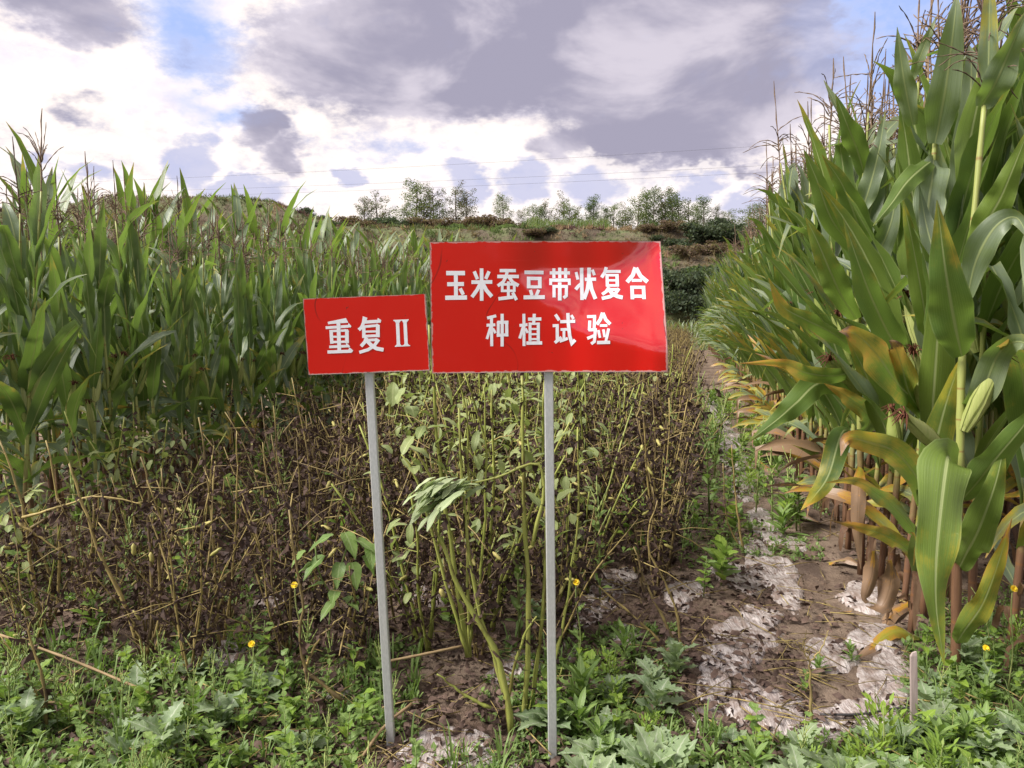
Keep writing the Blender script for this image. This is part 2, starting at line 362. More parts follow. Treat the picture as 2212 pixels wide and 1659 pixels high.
def mat_hill():
    m, N, p = newmat('hillside_scrub'); pos = N.node('ShaderNodeNewGeometry').outputs['Position']
    a = N.noise(pos, .22, 5, .65); b = N.noise(pos, 1.7, 5, .7)
    c = N.mix(N.sm(a, .4, .6), (.11, .085, .055), (.11, .13, .05)); c = N.mix(N.m('MULTIPLY', N.sm(b, .5, .7), .6), c, (.17, .115, .075))
    N.put(p.inputs['Base Color'], c); p.inputs['Roughness'].default_value = .95
    N.put(p.inputs['Normal'], N.bump(b, 1, .4)); return m
def mat_film():
    m, N, p = newmat('mulch_film'); pos = N.node('ShaderNodeNewGeometry').outputs['Position']
    n = N.noise(N.vm('MULTIPLY', pos, (42, 9, 12)), 1.6, 5, .6, .8); d = N.noise(pos, 14, 5, .65); e = N.noise(pos, 60, 4, .7)
    c = N.mix(N.sm(n, .35, .65), (.36, .29, .27), (.66, .60, .58)); c = N.mix(N.m('MULTIPLY', N.sm(d, .44, .62), .8), c, (.26, .19, .155)); c = N.mix(N.m('MULTIPLY', N.sm(e, .60, .7), .6), c, (.15, .10, .075))
    N.put(p.inputs['Base Color'], c); p.inputs['Roughness'].default_value = .26; p.inputs['Specular IOR Level'].default_value = .6
    N.put(p.inputs['Normal'], N.bump(N.m('ADD', N.m('MULTIPLY', n, 1.9), N.m('MULTIPLY', d, .5)), .8, .012)); out_translucent(N, p, (.6, .55, .52), .15); return m
def mat_red():
    m, N, p = newmat('red_enamel'); tc = N.node('ShaderNodeTexCoord'); o = tc.outputs['Object']
    n = N.noise(o, 5, 4, .6); s = N.noise(N.vm('MULTIPLY', o, (1.2, 1, 26)), 3.0, 3, .6)
    c = N.mix(n, (.60, .0003, .0008), (.66, .0006, .003))
    c = N.mix(N.m('MULTIPLY', N.sm(s, .60, .78), .12), c, (.80, .05, .05))
    chip = N.sm(N.noise(o, 26, 4, .75, .6), .685, .71); uv = N.node('ShaderNodeSeparateXYZ'); N.l.new(N.node('ShaderNodeUVMap').outputs[0], uv.inputs[0])
    ex = N.m('ABSOLUTE', N.m('SUBTRACT', N.m('MULTIPLY', uv.outputs[0], 2), 1)); ez = N.m('ABSOLUTE', N.m('SUBTRACT', N.m('MULTIPLY', uv.outputs[1], 2), 1))
    edge = N.sm(N.m('ADD', N.m('MAXIMUM', N.m('MULTIPLY', N.sm(ex, .955, 1.0), 1), N.sm(ez, .93, 1.0)), N.m('MULTIPLY', N.noise(o, 30, 4, .7), 1.3)), 1.42, 1.56)
    c = N.mix(N.m('MULTIPLY', edge, .7), c, (.60, .40, .38)); c = N.mix(N.m('MULTIPLY', chip, .8), c, (.10, .02, .018))
    # thin scratches
    w = N.node('ShaderNodeTexWave', wave_type='BANDS'); N.put(w.inputs['Vector'], o); w.inputs['Scale'].default_value = 1.1; w.inputs['Distortion'].default_value = 9; w.inputs['Detail'].default_value = 3; w.inputs['Detail Scale'].default_value = 1.4
    scr = N.m('MULTIPLY', N.sm(w.outputs[1], .9990, .9999), N.sm(N.noise(o, 4, 2), .5, .6)); c = N.mix(N.m('MULTIPLY', scr, .7), c, (.12, .0, .005))
    N.put(p.inputs['Base Color'], c); p.inputs['Roughness'].default_value = .5
    p.inputs['Specular IOR Level'].default_value = .15
    N.put(p.inputs['Coat Roughness'], N.m('ADD', .05, N.m('MULTIPLY', N.sm(N.noise(o, 7, 5, .7), .45, .75), .16)))
    p.inputs['Coat Weight'].default_value = 1; p.inputs['Coat IOR'].default_value = 1.85
    return m
def mat_simple(name, col, rough=.5, metal=0, scale=30, bump=.2, var=.25, stretch=(1, 1, 1)):
    m, N, p = newmat(name); o = N.node('ShaderNodeTexCoord').outputs['Object']; n = N.noise(N.vm('MULTIPLY', o, stretch), scale, 4, .65)
    N.put(p.inputs['Base Color'], N.mix(N.sm(n, .3, .7), tuple(x * (1 - var) for x in col), tuple(min(1, x * (1 + var)) for x in col)))
    p.inputs['Roughness'].default_value = rough; p.inputs['Metallic'].default_value = metal; N.put(p.inputs['Normal'], N.bump(n, bump, .001)); return m
def mat_post():
    m, N, p = newmat('galvanised_steel'); tc = N.node('ShaderNodeTexCoord'); o = tc.outputs['Object']
    v = N.node('ShaderNodeTexVoronoi'); N.put(v.inputs['Vector'], N.vm('MULTIPLY', o, (1, 1, .35))); v.inputs['Scale'].default_value = 190
    sp = N.node('ShaderNodeSeparateXYZ'); N.l.new(tc.outputs['Generated'], sp.inputs[0])
    n = N.noise(N.vm('MULTIPLY', o, (60, 60, 5)), 1, 4, .6)
    c = N.mix(v.outputs['Distance'], (.55, .56, .56), (.72, .72, .72)); c = N.mix(N.m('MULTIPLY', n, .5), c, (.40, .42, .43))
    rust = N.m('MULTIPLY', N.sm(N.m('ADD', sp.outputs[2], N.m('MULTIPLY', N.noise(o, 30, 4, .7), .08)), .13, .07), N.sm(N.noise(o, 50, 3, .7), .42, .55))
    c = N.mix(N.m('MULTIPLY', rust, .8), c, (.22, .08, .045))
    N.put(p.inputs['Base Color'], c); p.inputs['Metallic'].default_value = .55; p.inputs['Roughness'].default_value = .42
    N.put(p.inputs['Normal'], N.bump(n, .15, .001)); return m
M = {}
M['leaf'] = mat_maize_leaf(); M['stalk'] = mat_stalk(); M['soil'] = mat_ground(); M['hill'] = mat_hill(); M['film'] = mat_film(); M['red'] = mat_red(); M['post'] = mat_post()
M['tassel'] = mat_var('tassel', (.065, .038, .038), (.26, .18, .11), .8, 60)
M['husk'] = mat_var('husk', (.24, .31, .06), (.40, .42, .16), .5, 4, (.4, .5, .1), (26, 26, 2), bump=.7, tf=.15)
M['silk'] = mat_var('silk', (.06, .018, .012), (.16, .06, .03), .85, 80)
M['sheath'] = mat_var('dry_sheath', (.10, .05, .032), (.23, .15, .09), .7, 5, (.4, .25, .12), (20, 20, 2), (.16, .06, .04))
M['bstem'] = mat_var('bean_stem_brown', (.07, .045, .03), (.40, .31, .11), .6, 9, None, (4, 4, 1), (.045, .025, .02), .6)
M['bstemg'] = mat_var('bean_stem_green', (.21, .25, .045), (.33, .34, .09), .5, 9, None, (5, 5, 1), (.10, .07, .02), .5)
M['bleaf'] = mat_var('bean_leaf_withered', (.018, .012, .012), (.10, .062, .046), .75, 50, (.10, .06, .04), tf=.1, spec=.2)
M['bleafg'] = mat_weed('bean_leaf_pale', (.20, .26, .10), (.32, .36, .14), (.42, .46, .22), (.35, .45, .10))
M['bpale'] = mat_weed('bean_leaf_wilted', (.34, .42, .22), (.48, .54, .32), (.55, .58, .36), (.4, .5, .2))
M['pod'] = mat_var('bean_pod', (.22, .22, .05), (.40, .34, .12), .55, 30)
M['weed'] = mat_weed('weed_leaf', (.10, .18, .045), (.21, .30, .08), (.30, .38, .16), (.25, .42, .06))
M['weedy'] = mat_weed('weed_leaf_bright', (.12, .22, .03), (.22, .32, .04), (.34, .42, .10), (.35, .5, .06))
M['thistle'] = mat_weed('thistle_leaf', (.16, .235, .12), (.26, .33, .17), (.42, .46, .34), (.3, .42, .14))
M['weedstem'] = mat_var('weed_stem', (.12, .18, .05), (.24, .26, .09), .6, 30)
M['seed'] = mat_var('seed_spike', (.20, .28, .07), (.34, .38, .13), .8, 200)
M['petal'] = mat_simple('yellow_petal', (.90, .60, .02), .6)
M['litter'] = mat_var('leaf_litter', (.035, .022, .020), (.17, .115, .090), .8, 40, None, spec=.15)
M['straw'] = mat_var('straw', (.16, .10, .05), (.34, .25, .13), .7, 20)
M['white'] = mat_simple('white_vinyl', (.84, .84, .90), .38, 0, 40, .05, .05)
M['edge'] = mat_simple('bare_sheet_edge', (.55, .50, .48), .5, .3, 40, .2, .25)
M['bark'] = mat_simple('bark', (.16, .13, .11), .9, 0, 6, .8, .4)
M['cable'] = mat_simple('cable', (.10, .10, .12), .6)
M['wood'] = mat_simple('weathered_wood', (.34, .27, .25), .85, 0, 30, .8, .3, (1, 1, .1))
M['hose'] = mat_simple('black_hose', (.03, .026, .028), .55)
M['scrub'] = mat_tint('scrub_blades'); M['crown'] = mat_tint('tree_leaves', .7, .35)

# ------------------------------------------------------------------ ground and hillside
def grow(a, b, step, k):
    out = [a]
    while out[-1] < b: out.append(out[-1] + step); step *= k
    return out
ys = sorted([-y for y in grow(0, 60, .4, 1.25)][1:]) + list(np.arange(0, 1.8, .1)) + list(np.arange(1.8, 6.6, .03)) + grow(6.6, 52, .032, 1.022)
ys += grow(ys[-1] + .5, 120, .45, 1.003) + grow(121, 900, 3, 1.15)
xp = list(np.arange(0, 3.6, .035)) + grow(3.6, 500, .04, 1.055)
xs = np.array(sorted([-x for x in xp[1:]]) + xp); ys = np.array(ys)
def sheet(name, yy, mat):
    X, Y = np.meshgrid(xs, yy); Z = ground_z(X, Y); h, w = X.shape
    i = np.arange(h * w).reshape(h, w); a, b, c, d = i[:-1, :-1].ravel(), i[:-1, 1:].ravel(), i[1:, 1:].ravel(), i[1:, :-1].ravel()
    me = bpy.data.meshes.new(name)
    fill_mesh(me, np.stack([X.ravel(), Y.ravel(), Z.ravel()], 1), np.vstack([np.stack([a, b, c], 1), np.stack([a, c, d], 1)]), mats=[mat], smooth=True)
    o = obj(name, me); o['kind'] = 'structure'
k52 = int(np.searchsorted(ys, 51.9))
sheet('ground', ys[:k52 + 1], M['soil']); sheet('hillside', ys[k52:], M['hill'])

# ------------------------------------------------------------------ maize
def mz_width(t): 
    return (.42 + .58 * min(1, t / .32) ** .75) * (max(0.0, 1 - max(0, (t - .36) / .64) ** 1.5))
def maize_leaf(base, az, L, W, th0, bend, twist=0, nl=11, nu=5, wave=.25, ph=0, kink=None):
    mb = MB(); P = [Vector(base)]; S = []; th = th0; dr = Vector((math.cos(az), math.sin(az), 0)); sd_ = Vector((-math.sin(az), math.cos(az), 0))
    for i in range(nl):
        t = i / (nl - 1); th = th0 + bend * t ** 1.6
        if kink and t > kink: th += 1.5
        th = min(th, PI * .97)
        d = dr * math.sin(th) + Vector((0, 0, 1)) * math.cos(th)
        if i < nl - 1: P.append(P[-1] + d * L / (nl - 1))
        a = twist * t; n = d.cross(sd_); S.append(sd_ * math.cos(a) + n * math.sin(a))
    W_ = [max(.0012, W * .51 * mz_width(i / (nl - 1))) for i in range(nl)]
    ribbon(mb, P, S, W_, nu, .30 * (1), wave, 2.5, ph); return mb
def leaf_from(P3, halfw, nrm, nl=18, nu=7, fold=.25, wave=.12, ph=0, base_w=.5, freq=2.3):
    P = spline(P3, nl); S = []
    for i in range(nl):
        t = (P[min(i + 1, nl - 1)] - P[max(i - 1, 0)]).normalized(); f = i / (nl - 1)
        n = nrm[0].lerp(nrm[1], f) if isinstance(nrm, tuple) else nrm
        s = t.cross(n); S.append(s.normalized())
    mb = MB(); ribbon(mb, P, S, [max(.001, halfw * mz_width(i / (nl - 1))) for i in range(nl)], nu, fold, wave, freq, ph); return mb
def stalk_mesh(H, lean, r0=.0135):
    mb = MB(); n = 22; P = []; Rr = []
    for i in range(n + 1):
        t = i / n; P.append(Vector((lean[0] * t * t, lean[1] * t * t, H * t))); Rr.append((r0 * (1 - .62 * t)) * (1.12 if i % 2 == 0 else .97))
    tube(mb, P, Rr, 6); return mb, (lambda z: Vector((lean[0] * (z / H) ** 2, lean[1] * (z / H) ** 2, z)))
def tassel_mesh(base, H, nb, rs, up=1.0):
    mb = MB(); top = base + Vector((rs.uniform(-.03, .03), rs.uniform(-.03, .03), H))
    def spike(a, b, sag, r):
        P = []; n = 9
        for i in range(n):
            t = i / (n - 1); p = a.lerp(b, t) + Vector((0, 0, -sag * t * t + sag * .55 * math.sin(PI * t))); P.append(p + Vector((rs.uniform(-1, 1), rs.uniform(-1, 1), rs.uniform(-1, 1))) * .0022)
        tube(mb, P, [r * 1.25 * (1.5 if i % 2 else .75) * (1 - .45 * i / (n - 1)) for i in range(n)], 3, cap=False)
    spike(base - Vector((0, 0, .12)), top, 0, .0040)
    for k in range(nb):
        z = rs.uniform(.0, .42) * H; a = rs.uniform(0, 2 * PI); l = rs.uniform(.12, .23); e = rs.uniform(.15, 1.1) * up
        st = base.lerp(top, z / H); spike(st, st + Vector((math.cos(a) * l * math.cos(e), math.sin(a) * l * math.cos(e), l * math.sin(e))), rs.uniform(0, .06), .0024)
    return mb
def ear_mesh(a, b, r, rs):
    h = MB(); n = 10; ax = b - a
    P = [a.lerp(b, i / (n - 1)) for i in range(n)]; rad = [r * x for x in (.45, .75, .93, 1, 1, .95, .85, .68, .46, .25)]
    tube(h, P, rad, 10, v0=0, v1=1)
    ref = ax.cross(Vector((0, 0, 1))).normalized() if ax.normalized().z < .98 else Vector((1, 0, 0)); r2 = ax.normalized().cross(ref)
    for k in range(4):     # outer husk leaves lying on the ear, tips free
        g = 2 * PI * k / 4 + rs.uniform(-.3, .3); o = ref * math.cos(g) + r2 * math.sin(g); s = o.cross(ax.normalized())
        Q = [a.lerp(b, t) + o * r * x for t, x in ((0, .5), (.2, .86), (.45, 1.06), (.7, .99), (.9, .66), (1.08 + .1 * rs.random(), .75))]
        ribbon(h, Q, [s] * 6, [r * x for x in (.5, .85, .9, .75, .45, .06)], 5, 0, .03, 2, k, curl=.35)
    s_ = MB()
    for k in range(26):
        d = (ax.normalized() + Vector((rs.uniform(-1, 1), rs.uniform(-1, 1), rs.uniform(-1, .6))) * .8).normalized(); l = rs.uniform(.025, .06) * r / .022
        m_ = b + d * l * .5 + Vector((0, 0, .006)); tube(s_, [b - ax.normalized() * .008, m_, b + d * l - Vector((0, 0, l * .4))], [.0035, .003, .001], 3, cap=False)
    return h, s_
NODES = 14
def build_maize(seed, yellow, side):
    rs = random.Random(seed); root = bpy.data.objects.new('maize_plant', None); COL.objects.link(root); root.empty_display_size = .1
    H = 2.02 + rs.uniform(-.08, .08); mb, pt = stalk_mesh(H, (rs.uniform(-.10, .10), rs.uniform(-.10, .10)))
    obj('stalk', mb.mesh('stalk', M['stalk']), root)
    az0 = rs.uniform(-.35, .35)
    mass_leaf = []
    for i in range(NODES):
        z = .22 + (H - .52) * (i / (NODES - 1)) ** .95; t = i / (NODES - 1)
        az = az0 + (PI if i % 2 else 0) + rs.uniform(-.6, .6)
        if i < 4 and side < 0:
            L, W, th, bd, dry = rs.uniform(.5, .7), .08, rs.uniform(.7, 1.1), rs.uniform(.9, 2.0), rs.uniform(.0, .45)
        elif i < 2:
            L, W, th, bd, dry = rs.uniform(.40, .6), .07, rs.uniform(.6, 1.1), rs.uniform(1.0, 2.0), rs.uniform(.25, 1.0)
        elif i < 8:
            L, W, th, bd, dry = rs.uniform(.60, .80), rs.uniform(.085, .11), rs.uniform(.22, .58), rs.uniform(.1, 1.3), rs.uniform(.0, .26) + (.24 - .05 * i)
        else:
            L, W, th, bd, dry = rs.uniform(.52, .68) * (1.15 - .33 * t), rs.uniform(.075, .10), rs.uniform(.06, .34), rs.uniform(-.05, .45) if rs.random() < .8 else rs.uniform(.8, 1.6), rs.uniform(-.05, .12)
        kink = rs.uniform(.55, .8) if rs.random() < .12 else None
        lf = maize_leaf(pt(z), az, L, W, th, bd, rs.uniform(-1.3, 1.3), ph=rs.uniform(0, 6), wave=rs.uniform(.15, .45), kink=kink)
        obj('leaf', lf.mesh('leaf', M['leaf']), root, dry=max(0., dry + yellow), cool=1.0 if side < 0 else 0.0); mass_leaf.append((lf, dry))
    ts = tassel_mesh(pt(H), rs.uniform(.30, .48), rs.randint(8, 13), rs, up=rs.choice([.5, 1, 1.2]))
    obj('tassel', ts.mesh('tassel', M['tassel']), root)
    # ears clasped against the stalk at mid height
    for k in range(rs.choice([1, 2, 2])):
        a = az0 + rs.uniform(-.6, .6) + PI * k; zb = rs.uniform(.88, 1.05) - .12 * k; b0 = pt(zb) + Vector((math.cos(a), math.sin(a), 0)) * .018
        tip = b0 + Vector((math.cos(a) * .075, math.sin(a) * .075, .215)); h, s_ = ear_mesh(b0, tip, .023, rs)
        e = obj('ear', h.mesh('ear', M['husk']), root); obj('silk', s_.mesh('silk', M['silk']), e)
    sh = MB()
    for z in (.10, .20):
        a = rs.uniform(0, 6.28); o = Vector((math.cos(a), math.sin(a), 0))
        P = [pt(z) + o * .012, pt(z) + o * .03 + Vector((0, 0, .04)), pt(z) + o * .07, pt(z) + o * .08 - Vector((0, 0, z * .75))]
        ribbon(sh, spline(P, 7), [Vector((-o.y, o.x, 0))] * 7, [.012, .016, .018, .016, .013, .010, .003], 5, .2, .5, 2, a)
    obj('dry_sheath', sh.mesh('dry_sheath', M['sheath']), root)
    return root
protos_L = [build_maize(100 + i, -.06, -1) for i in range(8)]
protos_R = [build_maize(300 + i, -.09, 1) for i in range(8)]
spots = []
def rows(side, nrow, y0, y1):
    for k in range(nrow):
        y = y0 + random.uniform(0, .2)
        while y < y1:
            off = k * (.36 if side > 0 else .41) + (.0 if side > 0 else .06)
            X = (XL(y) - off) if side < 0 else (XR(y) + off)
            x = X + random.uniform(-.05, .05)
            if abs(x) < .72 * y + .35: spots.append((math.hypot(x, y) + k * 1.6, x, y, side, k))
            y += (.20 if k == 0 else .25) * random.uniform(.8, 1.25)
rows(-1, 7, 3.0, 34); rows(1, 6, 2.75, 34)
hero_clear = [(1.70, 2.9), (1.9, 3.45), (1.72, 4.05), (1.9, 3.2)]
spots = [s for s in spots if not (s[3] > 0 and (any(math.hypot(s[1] - a, s[2] - b) < .13 for a, b in hero_clear) or (s[2] < 2.95 and s[1] < 2.0)))]
spots.sort(); NEAR = 297
used = set()
LBL = {-1: 'tall green maize plant with tassel in the dense block along the left side', 1: 'tall yellow-tipped maize plant with tassel in the dense block along the right side'}
GRP = {-1: 'maize plants in the left block', 1: 'maize plants in the right block'}
for j, (dist, x, y, side, k) in enumerate(spots[:NEAR]):
    i = random.randrange(8); pr = (protos_L if side < 0 else protos_R)[i]
    rz = random.uniform(0, 2 * PI) if (k > 0 or side < 0) else PI + random.uniform(-.6, .6) if random.random() < .75 else random.uniform(0, 6.28)
    sc = random.uniform(.93, 1.06) * (1.02 if side < 0 else (1.27 if y < 9 else 1.20)) * (1 + .03 * min(k, 3))
    if side < 0: sc *= (1.0 if y < 4.0 and x < -2.6 else .94 if y < 5.5 else .885) * random.uniform(.95, 1.05)
    rw = ('in the edge row facing the beans' if side < 0 else 'in the edge row beside the path') if k == 0 else 'inside the block behind the edge row'
    dz = 'nearest stretch' if y < 4.5 else 'middle stretch' if y < 8 else 'far stretch' if y < 14 else 'farthest stretch'
    pxm = 1106 + 1670 * x / y; hz = ('far left' if pxm < 250 else 'left third' if pxm < 500 else 'beside small sign' if pxm < 660 else 'behind small sign' if pxm < 930 else 'behind large sign') if side < 0 else ('right edge' if pxm > 2050 else 'right quarter' if pxm > 1850 else 'above path' if pxm > 1650 else 'path end')
    rw = ('in left edge row' if side < 0 else 'in row beside path') if k == 0 else 'deep inside block'
    props = dict(label=('green left-hand maize plant ' if side < 0 else 'yellow-tipped right-hand maize plant ') + rw + ', ' + dz + ', ' + hz, category='maize plant', group=GRP[side]); age = (.04 if (side > 0 and k == 0) else .0) + random.uniform(-.08, .1)
    loc = (x, y, gz(x, y) - .02); tl = (random.uniform(-.06, .06), random.uniform(-.06, .06))
    if (side, i) not in used:
        used.add((side, i)); pr.location = loc; pr.rotation_euler = (tl[0], tl[1], rz); pr.scale = (sc,) * 3
        for a, b in props.items(): pr[a] = b
    else:
        r = dup(pr, loc, rz, sc, tl, age=age, **props); del r['age']
# far maize, past the nearest three hundred: one joined mass of coarser plants
def coarse_maize(seed):
    rs = random.Random(seed); mb = MB(); H = 2.05; tube(mb, [(0, 0, 0), (0, 0, 1), (.03, 0, H)], [.012, .01, .006], 3, 1, cap=False)
    for i in range(11):
        z = .25 + (H - .3) * i / 10; t = i / 10; az = (PI if i % 2 else 0) + rs.uniform(-.7, .7)
        th, bd = (rs.uniform(.15, .5), rs.uniform(0, .8)) if i > 5 else (rs.uniform(.5, .9), rs.uniform(.5, 2))
        lf = maize_leaf(Vector((0, 0, z)), az, rs.uniform(.5, .75), .085, th, bd, rs.uniform(-1, 1), nl=6, nu=3)
        b = len(mb.v); mb.v += lf.v; mb.uv += lf.uv; mb.f += [tuple(q + b for q in f) for f in lf.f]; mb.mi += [0] * len(lf.f)
    for k in range(7):
        a = rs.uniform(0, 6.28); l = rs.uniform(.1, .22); e = rs.uniform(.3, 1.4); p = Vector((.03, 0, H)); q = p + Vector((math.cos(a) * math.cos(e), math.sin(a) * math.cos(e), math.sin(e))) * l * (1.6 if k == 0 else 1)
        tube(mb, [p, q], [.005, .003], 3, 2, cap=False)
    return mb
cm = [coarse_maize(k) for k in range(5)]
def maize_mass(name, pts, sc, label, dryb=.0, rnd_sc=(.92, 1.08)):
    n = len(pts); loc = np.array([(x, y, gz(x, y)) for x, y in pts]); s = sc * RNG.uniform(*rnd_sc, n)
    me = mass(name, cm, RNG.integers(0, 5, n), loc, rotm(RNG.uniform(0, 6.28, n), RNG.uniform(-.08, .08, n)), s, [M['leaf'], M['stalk'], M['tassel']], dry=dryb + RNG.uniform(-.05, .15, n), smooth=True)
    thing(name, label, 'maize field', me=me)['kind'] = 'stuff'
maize_mass('maize_rows', [(s[1], s[2]) for s in spots[NEAR:]], 1.08, 'far maize rows receding behind the nearer plants on both sides')
pts = [(RNG.uniform(-14, 17), RNG.uniform(40.5, 50)) for _ in range(650)]
maize_mass('far_maize_strip', pts, .80, 'low pale green maize strip across the far end of the field', .06)
pts = []
while len(pts) < 420:
    Y = random.uniform(82, 90); x = random.uniform(.018, .125) * Y; pts.append((x, Y))
maize_mass('hill_maize_patch', pts, .62, 'small bright green maize patch on the hill terrace above the large sign', .05)

# hero plants on the right, read off the photograph
def hero_plant(label, stalkP, rad, leaves, ears, tassel=None, seed=1):
    rs = random.Random(seed); b0 = at(*stalkP[0]); root = thing('maize_plant', label, 'maize plant', (b0.x, b0.y, gz(b0.x, b0.y) - .01), 0, GRP[1]); o0 = Vector(root.location)
    P = spline([at(*p) - o0 for p in stalkP], 27); P[0].z = -.02; mb = MB(); tube(mb, P, [rad * (1 - .5 * i / 26) * (1.12 if i % 3 == 0 else .97) for i in range(27)], 8); obj('stalk', mb.mesh('stalk', M['stalk']), root)
    for pts_, wpx, flip, dry, fold, wave in leaves:
        P3 = [at(*p) - o0 for p in pts_]; c = Vector((0, 0, EYE)) - o0; mid = P3[len(P3) // 2]; n = (c - mid).normalized() * (1 if flip > 0 else -1)
        n = (n + Vector((rs.uniform(-.35, .35), rs.uniform(-.2, .2), rs.uniform(.0, .35)))).normalized()
        hw = wpx / 2 * pts_[len(pts_) // 2][2] / 1670 * .95
        mb = leaf_from(P3, hw * 1.04, n, 26, 9, fold * 1.2, wave * 2.4 + .08, rs.uniform(0, 6), freq=rs.uniform(2.2, 3.6)); obj('leaf', mb.mesh('leaf', M['leaf']), root, dry=float(dry))
    for a, b, w in ears:
        pa, pb = at(*a) - o0, at(*b) - o0; h, s_ = ear_mesh(pa, pb, w / 2 * a[2] / 1670, rs)
        e = obj('ear', h.mesh('ear', M['husk']), root); obj('silk', s_.mesh('silk', M['silk']), e)
    if tassel:
        t = tassel_mesh(at(*tassel) - o0, .42, 14, rs, .8); obj('tassel', t.mesh('tassel', M['tassel']), root)
    return root
LV = lambda pts_, w, flip=1, dry=.0, fold=.22, wave=.12: (pts_, w, flip, dry, fold, wave)
hero_plant('nearest maize plant at the right edge with a broad leaf hanging to the ground', [(2063, 1468, 2.9), (2068, 1150, 2.88), (2074, 960, 2.86), (2078, 780, 2.86), (2097, 543, 2.88), (2128, 210, 2.9)], .019, [
    LV([(2078, 770, 2.84), (2063, 702, 2.76), (2042, 580, 2.66), (2024, 432, 2.6)], 92, 1, .10, .22, .10),
    LV([(2068, 1040, 2.85), (2052, 990, 2.72), (2045, 1003, 2.60), (2031, 1115, 2.52), (2022, 1222, 2.50), (2023, 1320, 2.5), (2040, 1437, 2.5)], 108, 1, .16, .12, .12),
    LV([(2078, 1080, 2.85), (2113, 1040, 2.72), (2156, 985, 2.6), (2214, 915, 2.5), (2250, 850, 2.45)], 66, 1, .0, .2, .12),
    LV([(2070, 1230, 2.88), (2090, 1190, 2.8), (2116, 1140, 2.7), (2150, 1045, 2.62), (2170, 960, 2.6)], 76, 1, .05, .2, .14),
    LV([(2066, 1390, 2.88), (2085, 1360, 2.8), (2125, 1300, 2.7), (2160, 1205, 2.66), (2186, 1120, 2.64)], 50, 1, .42, .25, .2),
    LV([(2120, 230, 2.9), (2150, 180, 2.84), (2185, 100, 2.78), (2225, 10, 2.72)], 62, -1, .05),
    LV([(2133, 215, 2.9), (2136, 120, 2.88), (2138, 20, 2.86), (2140, -90, 2.84)], 38, -1, .30, .3, .05),
    LV([(2100, 540, 2.88), (2125, 490, 2.8), (2160, 430, 2.72), (2190, 360, 2.66), (2230, 260, 2.6)], 62, 1, .02),
    LV([(2090, 640, 2.88), (2110, 560, 2.8), (2150, 490, 2.74), (2195, 470, 2.7), (2225, 520, 2.66)], 60, -1, .0),
    LV([(2080, 700, 2.9), (2060, 640, 3.0), (2010, 520, 3.1), (1985, 400, 3.15)], 60, -1, .0),
    LV([(2075, 900, 2.9), (2120, 850, 2.8), (2160, 760, 2.7), (2212, 740, 2.6), (2260, 800, 2.6)], 60, -1, .0)],
    [((2083, 930, 2.84), (2160, 782, 2.76), 36), ((2037, 972, 2.82), (1956, 900, 2.72), 32)], (2128, 200, 2.9), 5)
hero_plant('maize plant with a leaf folded over near its top, second from the right edge', [(1996, 1335, 3.45), (2002, 1100, 3.42), (2005, 914, 3.40), (2005, 744, 3.38), (2006, 530, 3.38), (2017, 345, 3.36), (2032, 190, 3.36)], .019, [
    LV([(2020, 310, 3.34), (2032, 250, 3.28), (2046, 170, 3.2), (2060, 60, 3.12), (2068, -20, 3.1)], 66, -1, .04, .2, .08),
    LV([(2016, 345, 3.36), (1995, 360, 3.2), (1960, 392, 3.08), (1925, 440, 3.0), (1886, 488, 2.95)], 46, 1, .0, .3, .1),
    LV([(2017, 342, 3.36), (2014, 380, 3.24), (2005, 450, 3.16), (2006, 530, 3.14), (2012, 600, 3.14)], 66, -1, .0, .25, .15),
    LV([(1972, 270, 3.5), (1958, 200, 3.44), (1948, 140, 3.4), (1938, 58, 3.36)], 44, -1, .04),
    LV([(1972, 170, 3.5), (1985, 130, 3.46), (2005, 80, 3.42), (2022, 36, 3.4)], 24, -1, .02),
    LV([(2002, 740, 3.38), (1998, 680, 3.32), (1985, 600, 3.26), (1966, 500, 3.2), (1950, 430, 3.18)], 44, 1, .10, .25, .1),
    LV([(1998, 900, 3.4), (1965, 850, 3.3), (1948, 790, 3.2), (1934, 750, 3.14), (1920, 735, 3.12)], 54, 1, .52, .2, .16),
    LV([(1985, 870, 3.4), (1940, 830, 3.22), (1898, 770, 3.1), (1850, 722, 3.02), (1812, 716, 3.0)], 74, 1, .48, .2, .12),
    LV([(1985, 780, 3.4), (1935, 745, 3.32), (1888, 655, 3.22), (1855, 570, 3.14), (1822, 472, 3.1)], 64, 1, .10, .22, .14),
    LV([(1998, 1100, 3.42), (1985, 1040, 3.2), (1936, 978, 3.08), (1875, 955, 3.0), (1830, 948, 2.96), (1816, 985, 2.95)], 62, 1, .50, .2, .16),
    LV([(1985, 1160, 3.42), (1945, 1110, 3.25), (1900, 1068, 3.14), (1850, 1040, 3.05), (1784, 1042, 3.0)], 36, -1, .35, .25, .2),
    LV([(1994, 1240, 3.42), (1970, 1195, 3.28), (1920, 1160, 3.14), (1860, 1140, 3.02), (1794, 1124, 2.98)], 36, 1, .50, .25, .25),
    LV([(2000, 600, 3.4), (2030, 540, 3.35), (2060, 470, 3.3), (2085, 380, 3.25)], 50, -1, .0),
    LV([(1860, 1010, 3.3), (1856, 1060, 3.1), (1853, 1147, 3.06), (1860, 1230, 3.05)], 34, 1, .95, .15, .05)],
    [((1998, 890, 3.36), (1972, 764, 3.3), 34), ((1996, 930, 3.36), (2047, 856, 3.28), 30), ((1935, 985, 3.3), (1926, 890, 3.28), 26)], (2036, 180, 3.36), 6)
